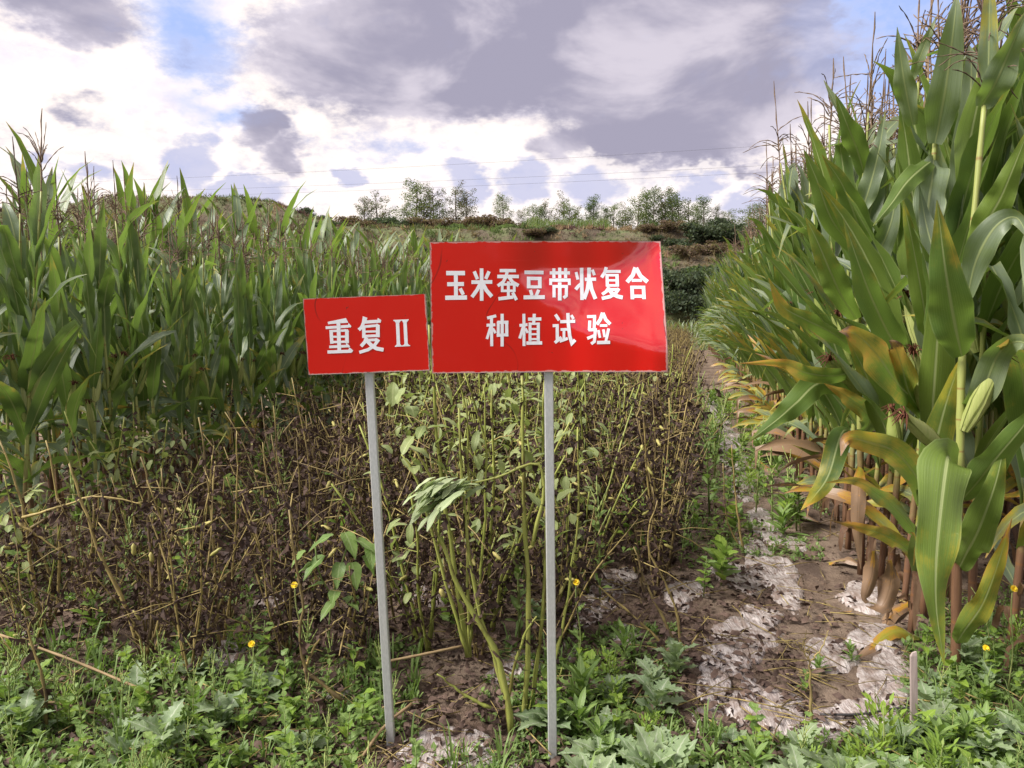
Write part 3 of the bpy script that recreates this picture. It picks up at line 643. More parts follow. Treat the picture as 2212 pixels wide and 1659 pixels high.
hero_plant('maize plant leaning broad yellow-green leaves out over the path, third from the right edge', [(1862, 1190, 4.1), (1858, 950, 4.06), (1852, 700, 4.02), (1858, 520, 4.0), (1868, 350, 4.0)], .019, [
    LV([(1868, 380, 4.0), (1850, 320, 3.92), (1830, 270, 3.84), (1805, 204, 3.8)], 50, 1, .05),
    LV([(1876, 550, 4.0), (1855, 490, 3.9), (1820, 400, 3.8), (1775, 334, 3.74)], 54, 1, .12),
    LV([(1866, 560, 4.0), (1800, 480, 3.9), (1765, 390, 3.82), (1736, 322, 3.78)], 46, 1, .05),
    LV([(1850, 690, 4.0), (1818, 640, 3.86), (1795, 590, 3.78), (1765, 520, 3.72), (1740, 470, 3.7)], 56, 1, .18),
    LV([(1850, 800, 4.0), (1800, 812, 3.8), (1740, 805, 3.66), (1690, 785, 3.56), (1595, 785, 3.5)], 38, 1, .42, .2, .18),
    LV([(1850, 860, 4.0), (1776, 826, 3.8), (1720, 870, 3.66), (1680, 905, 3.56), (1613, 957, 3.5)], 58, 1, .02, .2, .12),
    LV([(1856, 960, 4.0), (1822, 930, 3.8), (1790, 1025, 3.66), (1760, 1070, 3.6), (1730, 1102, 3.56)], 50, 1, .34, .2, .12),
    LV([(1852, 950, 4.0), (1880, 905, 3.9), (1830, 858, 3.74), (1780, 828, 3.66)], 46, -1, .34, .2, .2),
    LV([(1852, 760, 4.0), (1800, 720, 3.86), (1740, 690, 3.72), (1690, 660, 3.66), (1660, 600, 3.62)], 48, 1, .30),
    LV([(1860, 460, 4.0), (1880, 400, 3.95), (1900, 320, 3.9), (1912, 240, 3.88)], 44, -1, .02),
    LV([(1852, 620, 4.0), (1890, 560, 3.95), (1925, 480, 3.9), (1940, 380, 3.86)], 50, -1, .02)],
    [((1856, 850, 4.0), (1795, 778, 3.9), 26)], (1868, 340, 4.0), 8)

# ------------------------------------------------------------------ broad beans
def bean_variant(seed, green, name='bean_plant', H=1.0):
    rs = random.Random(seed); root = bpy.data.objects.new(name, None); COL.objects.link(root); root.empty_display_size = .1
    lv = MB(); low = MB(); n = rs.randint(4, 6); sm_ = M['bstemg'] if green else M['bstem']
    for s in range(n):
        a = rs.uniform(0, 6.28); ln = rs.uniform(.03, .42); h = H * rs.uniform(.45, 1.12); wob = rs.uniform(0, 6)
        P = [Vector((math.cos(a) * (.02 + ln * t ** 1.3), math.sin(a) * (.02 + ln * t ** 1.3), h * t)) + Vector((math.sin(9 * t + wob), math.cos(7 * t + wob), 0)) * .010 * (1 if t > 0 else 0) for t in [i / 12 for i in range(13)]]
        if rs.random() < (.10 if not green else .05):
            for i in range(8, 13): P[i] = P[7] + Vector((math.cos(a), math.sin(a), -.25)) * (i - 7) * .07
        mb = MB(); tube(mb, P, [(rs.choice([.0036, .005, .0062]) if not green else .0078) * (1 - .45 * i / 12) * (1.18 if i % 2 else .92) for i in range(13)], 4)
        for i in range(2, 12, 1):     # leaf stalks left on the nodes
            if rs.random() < .62:
                g = rs.uniform(0, 6.28); l = rs.uniform(.03, .11); e = rs.uniform(-.5, .9); q = P[i] + Vector((math.cos(g) * math.cos(e), math.sin(g) * math.cos(e), math.sin(e))) * l
                tube(mb, [P[i], q], [.0022, .0012], 3, cap=False)
                if rs.random() < .8:
                    k2 = rs.randint(1, 3)
                    for k in range(k2): withered(lv, q.lerp(P[i], rs.random() * .7), rs)
            if rs.random() < .9:
                for k in range(rs.randint(1, 4)): withered(lv, P[i] + Vector((rs.uniform(-.02, .02), rs.uniform(-.02, .02), rs.uniform(-.03, .03))), rs)
        obj('stem', mb.mesh('stem', sm_), root); tube(low, [P[0], P[6], P[12]], [.007, .006, .004], 3, 0, cap=False)
    if green:
        for k in range(int(5 * n)):
            a = rs.uniform(0, 6.28); z = rs.uniform(.3, 1.0) * H; c = Vector((math.cos(a), math.sin(a), 0)); b = c * rs.uniform(.02, .14) + Vector((0, 0, z))
            lf = MB(); oval_leaf(lf, b, a, rs.uniform(.06, .10), rs.uniform(.030, .046), rs.uniform(.6, 2.6), 7, 3, shape=lambda t: math.sin(PI * (t * .94 + .03)) ** .7); obj('leaf', lf.mesh('leaf', M['bleafg']), root)
    if not green:
        for k in range(3):      # broken side twigs crossing through the plant
            a = rs.uniform(0, 6.28); z = rs.uniform(.15, .8) * H; b = Vector((math.cos(a) * .1, math.sin(a) * .1, z)); e_ = b + Vector((math.cos(a + 2), math.sin(a + 2), rs.uniform(-.6, .8))) * rs.uniform(.15, .35)
            mb = MB(); tube(mb, [b, b.lerp(e_, .5) + Vector((0, 0, .02)), e_], [.003, .0026, .0015], 4); obj('twig', mb.mesh('twig', M['bstem']), root)
            for q in range(4): withered(lv, b.lerp(e_, rs.random()), rs)
    o = obj('withered_leaves', lv.mesh('withered_leaves', M['bleaf'], smooth=False), root); o['kind'] = 'stuff'
    for k in range(rs.randint(1, 3)):
        a = rs.uniform(0, 6.28); z = rs.uniform(.2, .7) * H; p = Vector((math.cos(a) * .08, math.sin(a) * .08, z)); pd = MB()
        q = p + Vector((math.cos(a) * .05, math.sin(a) * .05, rs.uniform(-.03, .06))); tube(pd, [p, p.lerp(q, .25), p.lerp(q, .5), p.lerp(q, .75), q], [.003, .009, .008, .009, .002], 5); obj('pod', pd.mesh('pod', M['pod']), root)
    for v in range(0, len(lv.f) // 2, 5): pass
    return root, lv, low
def withered(mb, p, rs):
    l = rs.uniform(.025, .08); w = rs.uniform(.004, .014); g = rs.uniform(0, 6.28); d = Vector((math.cos(g) * .7, math.sin(g) * .7, -rs.uniform(.0, 1.2))).normalized(); s = d.cross(Vector((rs.uniform(-1, 1), rs.uniform(-1, 1), rs.uniform(-1, 1)))).normalized(); u = d.cross(s)
    P = [p, p + d * l * .35 + u * l * .12, p + d * l * .7 - s * l * .1, p + d * l + u * l * .25]
    W = [w * .3, w, w * .8, w * .15]; vs = []; b = len(mb.v)
    for i in range(4):
        si = (s * math.cos(i * .9) + u * math.sin(i * .9)); vs += [P[i] - si * W[i], P[i] + si * W[i]]
    mb.add(vs, [(0, 1, 3, 2), (2, 3, 5, 4), (4, 5, 7, 6)], [(0, 0)] * 8)
def oval_leaf(mb, b, az, L, W, th, nl=6, nu=3, bend=.7, mi=0, wave=.15, shape=None, teeth=0, rs=random, fold=.25):
    d0 = Vector((math.cos(az), math.sin(az), 0)); s = Vector((-math.sin(az), math.cos(az), 0)); P = [Vector(b)]; Wd = []
    for i in range(nl):
        t = i / (nl - 1); a = th + bend * t; d = d0 * math.sin(a) + Vector((0, 0, math.cos(a)))
        if i < nl - 1: P.append(P[-1] + d * L / (nl - 1))
        w = math.sin(PI * min(1, (t * .93 + .07)) ** .8) if shape is None else shape(t)
        if teeth: w *= 1.0 + teeth * (1 if i % 2 else -1) * (.5 if t < .9 else 0)
        Wd.append(max(W * .5 * w, .0006))
    ribbon(mb, P, [s] * nl, Wd, nu, fold, wave, 2, az * 3, mi)
BN = [bean_variant(500 + i, False, H=random.uniform(.92, 1.08)) for i in range(8)]
BG = [bean_variant(560 + i, True, H=1.05) for i in range(4)]
bspots = []
y = 2.95
for k in range(9):
    off = .42 + k * .385
    y = 3.05 + random.uniform(0, .2)
    while y < 40:
        x = XL(y) + off + random.uniform(-.09, .09)
        # the strip narrows towards the path on the right: keep clear of path and signs
        if x < XR(y) - (.98 if y < 5 else .66) and abs(x) < .70 * y + .3:
            if not (y < 3.6 and x > .35) and not (k < 3 and y < 6 and random.random() < .35): bspots.append((math.hypot(x, y), x, y))
        y += random.uniform(.10, .25) * (1 if y > 4 else 1.25)
bspots += [(2.9, x_, y_) for x_, y_ in ((-1.9, 2.95), (-1.5, 3.1), (-1.25, 2.9), (-.95, 3.1), (-1.75, 3.25), (-.66, 3.02), (-.36, 3.15), (-.1, 3.3), (.22, 3.25))]
bspots.sort(); bused = set(); NB = 285
for j, (d, x, y) in enumerate(bspots[:NB]):
    gp = math.exp(-((x / max(y, 1) + .03) / .13) ** 2) * .38 + .05; gr = random.random() < gp
    i = random.randrange(4 if gr else 8); pr = (BG if gr else BN)[i][0]; key = (gr, i)
    props = dict(label='yellowing green broad bean plant among the dead bean stalks' if gr else 'dead brown broad bean plant with blackened leaves in the middle strip', category='bean plant', group='living bean plants' if gr else 'dead bean plants')
    pxx = 1106 + 1670 * x / y; hz = 'at the far left' if pxx < 330 else 'left of the small sign' if pxx < 680 else 'below the small sign' if pxx < 930 else 'below the large sign' if pxx < 1430 else 'right of the large sign'
    dz = 'nearest' if y < 3.6 else 'close' if y < 4.6 else 'further back' if y < 6.5 else 'far back'
    props['label'] = ('yellowing green broad bean plant, ' if gr else 'dead brown bean plant with blackened leaves, ') + dz + ' ' + hz
    sc = random.uniform(.80, 1.12) * (.88 if y < 3.6 else 1) * (.80 if x < XL(y) + 1.5 and y < 7 else 1); loc = (x, y, gz(x, y) - .01); rz = random.uniform(0, 6.28); lean = .20 if y < 4.2 else .11
    tl = (random.uniform(-lean, lean), random.uniform(-lean, lean))
    if key not in bused:
        bused.add(key); pr.location = loc; pr.rotation_euler = (tl[0], tl[1], rz); pr.scale = (sc,) * 3
        for a, b in props.items(): pr[a] = b
    else: dup(pr, loc, rz, sc, tl, **props)
for key, L_ in ((True, BG), (False, BN)):
    for i, (r, _, _) in enumerate(L_):
        if (key, i) not in bused:
            for c in list(r.children): bpy.data.objects.remove(c)
            bpy.data.objects.remove(r)
lows = []
for k in range(4):
    mb = MB(); lo = BN[k][2]; mb.add(lo.v, lo.f, lo.uv, 0); lv = BN[k][1]; step = 3; F = []
    for q in range(0, len(lv.v) // 8, step):
        F.append(q)
    for q in F: mb.add([Vector(c) for c in lv.v[q * 8:q * 8 + 8]], [(0, 1, 3, 2), (2, 3, 5, 4), (4, 5, 7, 6)], None, 1)
    lows.append(mb)
P_ = bspots[NB:]; n = len(P_); loc = np.array([(x, y, gz(x, y)) for _, x, y in P_])
me = mass('bean_stand', lows, RNG.integers(0, 4, n), loc, rotm(RNG.uniform(0, 6.28, n), RNG.uniform(-.1, .1, n)), RNG.uniform(.85, 1.1, n), [M['bstem'], M['bleaf']])
thing('bean_stand', 'far dead brown bean stalks running back between the maize blocks', 'bean field', me=me)['kind'] = 'stuff'
print('beans', len(bspots), 'maize', len(spots))

# ------------------------------------------------------------------ the two signs
def gpt(x, y, dz=0):
    """ground point under a picture point"""
    d = ray(x, y); t = -EYE / d.z; p = Vector((0, 0, EYE)) + d * t
    return Vector((p.x, p.y, gz(p.x, p.y) + dz))
def stroke_poly(pts, w):
    """mitred outline of a brush stroke, in print pixels, cut in short pieces"""
    Q = [pts[0]]
    for a, b in zip(pts, pts[1:]):
        l = math.hypot(b[0] - a[0], b[1] - a[1]); n = max(1, int(l / 26))
        Q += [(a[0] + (b[0] - a[0]) * k / n, a[1] + (b[1] - a[1]) * k / n) for k in range(1, n + 1)]
    L_, R_ = [], []
    for i, p in enumerate(Q):
        d1 = (Q[i][0] - Q[i - 1][0], Q[i][1] - Q[i - 1][1]) if i else None
        d2 = (Q[i + 1][0] - Q[i][0], Q[i + 1][1] - Q[i][1]) if i < len(Q) - 1 else None
        def nn(d): l = math.hypot(*d) or 1; return (-d[1] / l, d[0] / l)
        n1 = nn(d1) if d1 else nn(d2); n2 = nn(d2) if d2 else nn(d1)
        m = (n1[0] + n2[0], n1[1] + n2[1]); l = math.hypot(*m) or 1; m = (m[0] / l, m[1] / l); c = max(.5, m[0] * n1[0] + m[1] * n1[1]); h = w / 2 / c
        L_.append((p[0] + m[0] * h, p[1] + m[1] * h)); R_.append((p[0] - m[0] * h, p[1] - m[1] * h))
    return L_, R_
def sign(label, corners, Yd, post, postw, slope, glyphs, conv, gname, ox=0):
    """corners: TL TR BR BL on the 2212 print; slope(u,v): how far the sheet is bent back there to shape its reflection"""
    C = [at(x, y, Yd) for x, y in corners]; pb = at(*post[1], Yd + .02); base = Vector((pb.x, pb.y, gz(pb.x, pb.y)))
    root = thing('field_sign', label, 'sign', base)
    NU, NV = 28, 20; G = [[0] * (NU + 1) for _ in range(NV + 1)]
    Hh = (C[0] - C[3]).length
    for i in range(NU + 1):
        acc = 0; col = []
        for j in range(NV + 1):
            col.append(acc); acc += slope(i / NU, (j + .5) / NV) * Hh / NV
        mid = col[NV // 2]
        for j in range(NV + 1): G[j][i] = col[j] - mid
    def off(u, v):
        x = min(max(u, 0), 1) * NU; y = min(max(v, 0), 1) * NV; i = min(int(x), NU - 1); j = min(int(y), NV - 1); x -= i; y -= j
        return (G[j][i] * (1 - x) + G[j][i + 1] * x) * (1 - y) + (G[j + 1][i] * (1 - x) + G[j + 1][i + 1] * x) * y
    def S(u, v, front=0.0):
        p = C[3].lerp(C[2], u).lerp(C[0].lerp(C[1], u), v); return p + Vector((0, off(u, v) - front, 0)) - base
    mb = MB(); uvs = [(i / NU, j / NV) for j in range(NV + 1) for i in range(NU + 1)]
    ix = lambda i, j: j * (NU + 1) + i
    mb.add([S(*q) for q in uvs], [(ix(i, j), ix(i + 1, j), ix(i + 1, j + 1), ix(i, j + 1)) for j in range(NV) for i in range(NU)], uvs, 0)
    mb.add([S(*q) + Vector((0, .0025, 0)) for q in uvs], [(ix(i, j), ix(i, j + 1), ix(i + 1, j + 1), ix(i + 1, j)) for j in range(NV) for i in range(NU)], uvs, 1)
    obj('panel', mb.mesh('panel', [M['red'], M['edge']]), root)
    rim = MB(); ring = [(i / NU, 0) for i in range(NU)] + [(1, j / NV) for j in range(NV)] + [(1 - i / NU, 1) for i in range(NU)] + [(0, 1 - j / NV) for j in range(NV)]
    vs = [S(u, v) + (Vector(((u - .5), 0, (v - .5))).normalized() * .0012) + Vector((0, -.0006, 0)) for u, v in ring]; m = len(ring); vs += [v + Vector((0, .015, 0)) for v in vs]
    rim.add(vs, [(k, k + m, (k + 1) % m + m, (k + 1) % m) for k in range(m)], [(0, 0)] * (2 * m)); obj('folded_rim', rim.mesh('folded_rim', M['edge'], smooth=False), root)
    def uvof(x, y):
        v = .5
        for _ in range(3):
            xl = corners[3][0] * (1 - v) + corners[0][0] * v; xr = corners[2][0] * (1 - v) + corners[1][0] * v; u = (x - xl) / (xr - xl)
            yb = corners[3][1] * (1 - u) + corners[2][1] * u; yt = corners[0][1] * (1 - u) + corners[1][1] * u; v = (yb - y) / (yb - yt)
        return u, v
    for ch in glyphs:
        g = MB()
        for k, (w, pts) in enumerate(ch):
            if w == 0: A = pts; L_, R_ = A[:len(A) // 2], A[len(A) // 2:][::-1]
            else: L_, R_ = stroke_poly(pts, w)
            fr = .0005 + .00005 * k
            vs = [S(*uvof(*conv(*p)), fr) for p in L_ + R_]; n = len(L_)
            fs = [(i, i + 1, n + i + 1, n + i) for i in range(n - 1)]
            a, b, c = vs[0], vs[1], vs[n + 1]
            if (b - a).cross(c - a).y > 0: fs = [f[::-1] for f in fs]
            g.add(vs, fs, [(0, 0)] * len(vs))
        o = obj('painted_character', g.mesh('painted_character', M['white'], smooth=False), root)
    # square steel tube behind the sheet
    T = at(*post[0], Yd + .048) - base; B = at(*post[1], Yd + .048) - base; B = Vector((B.x, B.y, -.12)); w = postw; d = T - B
    T2 = B + d * 1.0; T2 = T2 + d.normalized() * (Hh * .8)
    mb = MB(); vs = []; r = .0025
    sec = [(-w + r, -w), (w - r, -w), (w, -w + r), (w, w - r), (w - r, w), (-w + r, w), (-w, w - r), (-w, -w + r)]
    for p in (B, B.lerp(T2, .33), B.lerp(T2, .66), T2): vs += [p + Vector((a, b, 0)) for a, b in sec]
    fs = [(k * 8 + j, k * 8 + (j + 1) % 8, (k + 1) * 8 + (j + 1) % 8, (k + 1) * 8 + j) for k in range(3) for j in range(8)] + [tuple(range(24, 32))]
    mb.add(vs, fs, [(0, 0)] * len(vs)); obj('post', mb.mesh('post', M['post'], smooth=False), root)
    return root
H_ = lambda w, *p: (w, list(p))
BIG = [
 [H_(38, (190, 203), (356, 203)), H_(35, (198, 300), (346, 298)), H_(38, (180, 419), (372, 416)), H_(34, (275, 205), (275, 415)), H_(32, (312, 336), (340, 392))],
 [H_(32, (502, 162), (502, 445)), H_(32, (412, 282), (596, 280)), H_(30, (437, 188), (466, 256)), H_(30, (568, 188), (538, 254)), H_(32, (492, 292), (460, 352), (416, 412)), H_(34, (512, 292), (543, 352), (592, 408))],
 [H_(28, (662, 181), (804, 181)), H_(30, (640, 232), (830, 232)), H_(28, (728, 185), (718, 232), (692, 280), (644, 314)), H_(30, (745, 240), (775, 282), (828, 312)), H_(22, (672, 302), (800, 300)), H_(24, (684, 295), (684, 368)), H_(24, (790, 295), (790, 368)), H_(22, (672, 358), (800, 357)), H_(26, (738, 275), (738, 420)), H_(30, (650, 428), (780, 412)), H_(28, (775, 372), (810, 438))],
 [H_(32, (880, 195), (1050, 195)), H_(30, (901, 248), (1032, 248)), H_(26, (901, 322), (1032, 322)), H_(32, (917, 236), (917, 333)), H_(32, (1016, 236), (1016, 333)), H_(28, (932, 350), (946, 396)), H_(28, (1006, 348), (984, 400)), H_(34, (872, 415), (1060, 412))],
 [H_(28, (1105, 198), (1285, 198)), H_(28, (1142, 158), (1142, 244)), H_(28, (1194, 152), (1194, 244)), H_(28, (1246, 155), (1246, 244)), H_(30, (1100, 262), (1290, 262)), H_(26, (1113, 252), (1113, 306)), H_(26, (1278, 252), (1278, 306)), H_(26, (1128, 318), (1266, 318)), H_(28, (1142, 310), (1142, 415)), H_(28, (1252, 310), (1250, 400), (1226, 420)), H_(32, (1193, 282), (1192, 442))],
 [H_(32, (1390, 152), (1390, 438)), H_(26, (1340, 190), (1356, 256)), H_(30, (1334, 345), (1356, 318), (1386, 292)), H_(30, (1418, 254), (1520, 252)), H_(34, (1458, 150), (1455, 260), (1440, 345), (1408, 428)), H_(34, (1464, 262), (1478, 345), (1510, 428)), H_(26, (1487, 168), (1506, 216))],
 [H_(30, (1612, 145), (1600, 190), (1570, 236)), H_(26, (1600, 183), (1742, 182)), H_(22, (1606, 216), (1722, 216)), H_(20, (1610, 262), (1718, 262)), H_(22, (1606, 308), (1722, 308)), H_(28, (1619, 206), (1619, 318)), H_(30, (1708, 206), (1708, 318)), H_(28, (1634, 322), (1608, 362), (1570, 388)), H_(26, (1622, 344), (1716, 344)), H_(30, (1722, 334), (1690, 378), (1640, 408), (1566, 424)), H_(34, (1636, 350), (1668, 388), (1708, 406), (1752, 416))],
 [H_(36, (1876, 146), (1850, 215), (1796, 278)), H_(38, (1882, 150), (1918, 222), (1980, 276)), H_(26, (1838, 262), (1930, 262)), H_(28, (1822, 324), (1957, 324)), H_(28, (1822, 404), (1957, 404)), H_(32, (1838, 311), (1838, 431)), H_(32, (1941, 311), (1941, 430))],
 [H_(26, (630, 578), (550, 598)), H_(26, (544, 662), (622, 658)), H_(26, (588, 590), (590, 850)), H_(24, (582, 672), (547, 785)), H_(22, (600, 690), (624, 732)), H_(28, (640, 636), (738, 635)), H_(28, (634, 752), (738, 746)), H_(26, (648, 628), (648, 762)), H_(28, (723, 628), (723, 762)), H_(28, (683, 560), (682, 852))],
 [H_(26, (836, 664), (908, 656)), H_(26, (875, 560), (877, 848)), H_(24, (869, 675), (838, 780)), H_(22, (889, 690), (910, 730)), H_(28, (912, 608), (1030, 606)), H_(28, (968, 560), (962, 640)), H_(26, (930, 638), (930, 805)), H_(28, (1003, 638), (1003, 805)), H_(20, (920, 650), (1012, 648)), H_(18, (920, 696), (1012, 695)), H_(18, (920, 742), (1012, 741)), H_(18, (920, 786), (1012, 786)), H_(30, (898, 822), (1038, 820))],
 [H_(28, (1154, 566), (1188, 618)), H_(26, (1130, 666), (1184, 664)), H_(28, (1170, 655), (1172, 810)), H_(28, (1150, 818), (1208, 768)), H_(28, (1196, 630), (1328, 626)), H_(24, (1200, 700), (1262, 698)), H_(24, (1230, 700), (1230, 790)), H_(26, (1192, 806), (1264, 778)), H_(30, (1264, 553), (1268, 650), (1280, 755), (1300, 822), (1328, 792)), H_(24, (1294, 572), (1314, 606))],
 [H_(26, (1432, 585), (1512, 583)), H_(26, (1499, 575), (1492, 692)), H_(26, (1456, 620), (1450, 705)), H_(26, (1442, 702), (1516, 700)), H_(26, (1503, 692), (1494, 805), (1466, 826)), H_(26, (1432, 778), (1492, 752)), H_(30, (1570, 550), (1548, 610), (1516, 655)), H_(30, (1572, 552), (1596, 612), (1634, 652)), H_(22, (1542, 664), (1608, 663)), H_(22, (1528, 704), (1542, 772)), H_(22, (1572, 698), (1582, 765)), H_(24, (1618, 690), (1592, 805)), H_(30, (1516, 814), (1630, 811))],
]
SMALL = [
 [(0, [(460, 560), (760, 498), (796, 574), (466, 600)]), H_(46, (424, 657), (800, 632)), (0, [(800, 580), (846, 630), (830, 655), (780, 640)]), H_(38, (484, 712), (790, 700)), (0, [(735, 672), (805, 712), (800, 730), (735, 720)]), H_(56, (512, 700), (520, 920)), H_(60, (770, 700), (768, 912)), H_(34, (490, 806), (800, 800)), H_(38, (492, 892), (800, 884)), H_(62, (634, 545), (640, 1050)), H_(44, (476, 972), (800, 956)), (0, [(760, 905), (820, 962), (800, 985), (740, 960)]), H_(52, (446, 1056), (840, 1042)), (0, [(810, 980), (868, 1030), (850, 1062), (770, 1050)])],
 [(0, [(1035, 468), (1110, 495), (1088, 560), (1020, 560)]), H_(54, (1055, 550), (1012, 650), (965, 692)), H_(52, (1060, 565), (1320, 548)), (0, [(1278, 496), (1335, 530), (1325, 575), (1260, 570)]), H_(42, (1030, 640), (1290, 618)), (0, [(1262, 582), (1310, 628), (1300, 650), (1240, 630)]), H_(56, (1048, 625), (1046, 825)), H_(62, (1278, 610), (1276, 812)), H_(34, (1030, 722), (1300, 714)), H_(44, (1040, 796), (1306, 784)), H_(58, (1090, 815), (1062, 890), (998, 962)), H_(44, (1095, 860), (1270, 852)), (0, [(1242, 820), (1312, 862), (1290, 890), (1220, 880)]), H_(52, (1282, 860), (1208, 958), (1110, 1018), (968, 1062)), H_(62, (1100, 872), (1168, 945), (1250, 998), (1366, 1020))],
 [H_(56, (1600, 545), (1612, 955)), H_(56, (1722, 540), (1738, 950)), H_(18, (1533, 537), (1783, 527)), H_(18, (1553, 962), (1803, 950)), (0, [(1545, 540), (1655, 540), (1632, 575), (1572, 575)]), (0, [(1672, 538), (1775, 534), (1752, 570), (1692, 572)]), (0, [(1584, 925), (1640, 922), (1665, 955), (1558, 958)]), (0, [(1708, 922), (1764, 918), (1795, 950), (1682, 952)])],
]
def s_big(u, v):  # added bend: tilts the right part up to mirror sky as a highlight
    m = max(0., min(1, (u - .38 - .10 * math.sin(v * 5)) / .18)); band = max(0., min(1, (v - .12 - .42 * (1 - u)) / .10)) * max(0., min(1, (.80 + .22 * max(0, u - .78) / .22 - v) / .09))
    hole = math.exp(-((u - .58) / .09) ** 2 - ((v - .50) / .16) ** 2)
    return -.10 + .36 * m * band * (1 - .7 * hole) + .05 * math.exp(-((u - .95) / .05) ** 2)
sign('large red board with two rows of white characters on a steel post', [(929.5, 524), (1433.5, 517.5), (1437.5, 801), (932, 807)], 2.44, [(1185, 805), (1195, 1648)], .0145, s_big, BIG,
     lambda x, y: ((1700 + x * .45208) / 1.85172, (1000 + y * .45208) / 1.85172), 'b')
sign('small red board with two characters and a roman numeral on a leaning steel post', [(656.5, 645.5), (919, 635), (927, 800), (664.5, 810)], 2.46, [(798, 808), (849, 1652)], .0135, lambda u, v: -.10 + .02 * u, SMALL,
     lambda x, y: ((1200 + x * .24412) / 1.85172, (1150 + y * .24412) / 1.85172), 's')

# ------------------------------------------------------------------ film, litter, ground cover
def zone(x, y):
    px = 1106 + 1670 * x / y; py = 680 + EYE * 1670 / y
    h = 'at the far left' if px < 300 else 'left of the small sign post' if px < 830 else 'between the two sign posts' if px < 1190 else 'right of the large sign post' if px < 1480 else 'in front of the bare path' if px < 1960 else 'in the right corner'
    v = 'along the bottom edge' if py > 1620 else 'in the front weedy strip' if py > 1430 else 'further back'
    return v + ' ' + h
def film(px, py, w, h, label, seed):
    rs = random.Random(seed); c = gpt(px, py); W = w / 1670 * c.y; Dp = (gpt(px, py - h / 2).y - gpt(px, py + h / 2).y)
    nx = max(12, min(60, int(W / .012))); ny = max(12, min(70, int(Dp / .014)))
    U, Vv = np.meshgrid(np.linspace(-1, 1, nx), np.linspace(-1, 1, ny)); X = U * W / 2; Y = Vv * Dp / 2 + 0 * U; X = X + .2236 * Y
    gx, gy = X + c.x, Y + c.y; sd_ = seed * 3.7
    wr = .006 * np.abs(fbm(gx * 14 + sd_, gy * 3.0, 2)) + .018 * fbm(gx * 3.5 + sd_, gy * 3.5, 2) + .0022 * np.sin(gx * 230 + 9 * fbm(gx * 5, gy * 3, 2))
    Z = ground_z(gx, gy) + .016 + wr
    e = np.sqrt(U ** 2 + Vv ** 2) + .75 * fbm(gx * 3.6 + sd_, gy * 3.6 + 9, 4); keep = e < .86
    Z = Z - .03 * SS(e, .65, .9)
    ok = keep[:-1, :-1] & keep[1:, :-1] & keep[:-1, 1:] & keep[1:, 1:]; i = np.arange(nx * ny).reshape(ny, nx)
    a, b, c2, d = i[:-1, :-1][ok], i[:-1, 1:][ok], i[1:, 1:][ok], i[1:, :-1][ok]
    if len(a) < 6: return
    tri = np.vstack([np.stack([a, b, c2], 1), np.stack([a, c2, d], 1)]); us, inv = np.unique(tri, return_inverse=True)
    co = np.stack([X.ravel(), Y.ravel(), Z.ravel() - c.z], 1)[us]; me = fill_mesh(bpy.data.meshes.new('plastic_film'), co, inv.reshape(-1, 3), mats=[M['film']], smooth=True)
    if label == GEN: label = 'crumpled pale film scrap ' + zone(c.x, c.y) + ', ' + ('wide' if w > 140 else 'small')
    thing('plastic_film', label, 'plastic film', (c.x, c.y, c.z), 0, 'torn mulch film on the soil', me)
GEN = 'crumpled pale plastic mulch film lying torn on the soil'
for k, f in enumerate([(1660, 1512, 270, 130, 'largest crumpled whitish plastic film sheet at the front of the bare path'), (1690, 1255, 120, 150, 'creased white film strip in the middle of the bare path'),
        (1598, 1245, 150, 80, GEN), (1610, 1385, 190, 100, GEN), (1925, 1475, 150, 150, 'white torn film beside the short wooden stake'), (1905, 1385, 170, 90, GEN), (1870, 1300, 170, 90, GEN),
        (985, 1590, 260, 120, 'film scrap between the two sign posts'), (1545, 1475, 100, 130, GEN), (1470, 1290, 130, 90, GEN), (890, 1290, 110, 70, GEN), (1335, 1250, 130, 140, GEN), (1345, 1380, 110, 80, GEN),
        (40, 1390, 110, 80, GEN), (235, 1560, 190, 70, GEN), (590, 1290, 140, 60, GEN), (1095, 1440, 150, 80, GEN), (1650, 1130, 80, 90, GEN), (1575, 960, 70, 150, GEN), (1600, 1040, 80, 90, GEN), (1210, 1400, 120, 70, GEN),
        (1760, 1560, 260, 90, GEN), (470, 1420, 180, 70, GEN), (320, 1150, 120, 40, GEN), (1000, 1290, 160, 60, GEN), (1530, 1560, 120, 90, GEN), (1800, 1410, 130, 80, GEN), (1720, 1180, 90, 60, GEN), (1545, 880, 50, 90, GEN), (720, 1480, 160, 50, GEN), (1650, 1330, 130, 60, GEN), (1560, 1440, 150, 70, GEN), (1830, 1540, 300, 60, GEN), (1640, 1200, 90, 90, GEN), (1120, 1600, 160, 60, GEN), (1260, 1330, 150, 80, GEN)]):
    film(*f, 40 + k)
def piece(kind):
    mb = MB(); rs = random.Random(kind)
    for k in range(1):
        P = [Vector((0, 0, 0)), Vector((.3, .04, .16 * rs.random())), Vector((.65, -.05, .22 * rs.random())), Vector((1, .05, .1 * rs.random()))]; W = [.05, .22, .20, .03]; vs = []
        for i, p in enumerate(P):
            a = rs.uniform(-.7, .7) + i * .4; s = Vector((0, math.cos(a), math.sin(a))) * W[i]; vs += [p - s, p + s]
        mb.add(vs, [(0, 1, 3, 2), (2, 3, 5, 4), (4, 5, 7, 6)], [(0, 0)] * 8)
    return mb
pc = [piece(k) for k in range(6)]
def scatter(n, ymin, ymax, fn, p=1.0, xr=.74):
    out = []
    while len(out) < n:
        y = ymin + (ymax - ymin) * RNG.random(n) ** p; x = (RNG.random(n) * 2 - 1) * (xr * y + .3)
        k = fn(x, y); out += list(zip(x[k], y[k]))
    a = np.array(out[:n]); return a[:, 0], a[:, 1]
inbean = lambda x, y: (x > XL(y) + .1) & (x < XR(y) - .55)
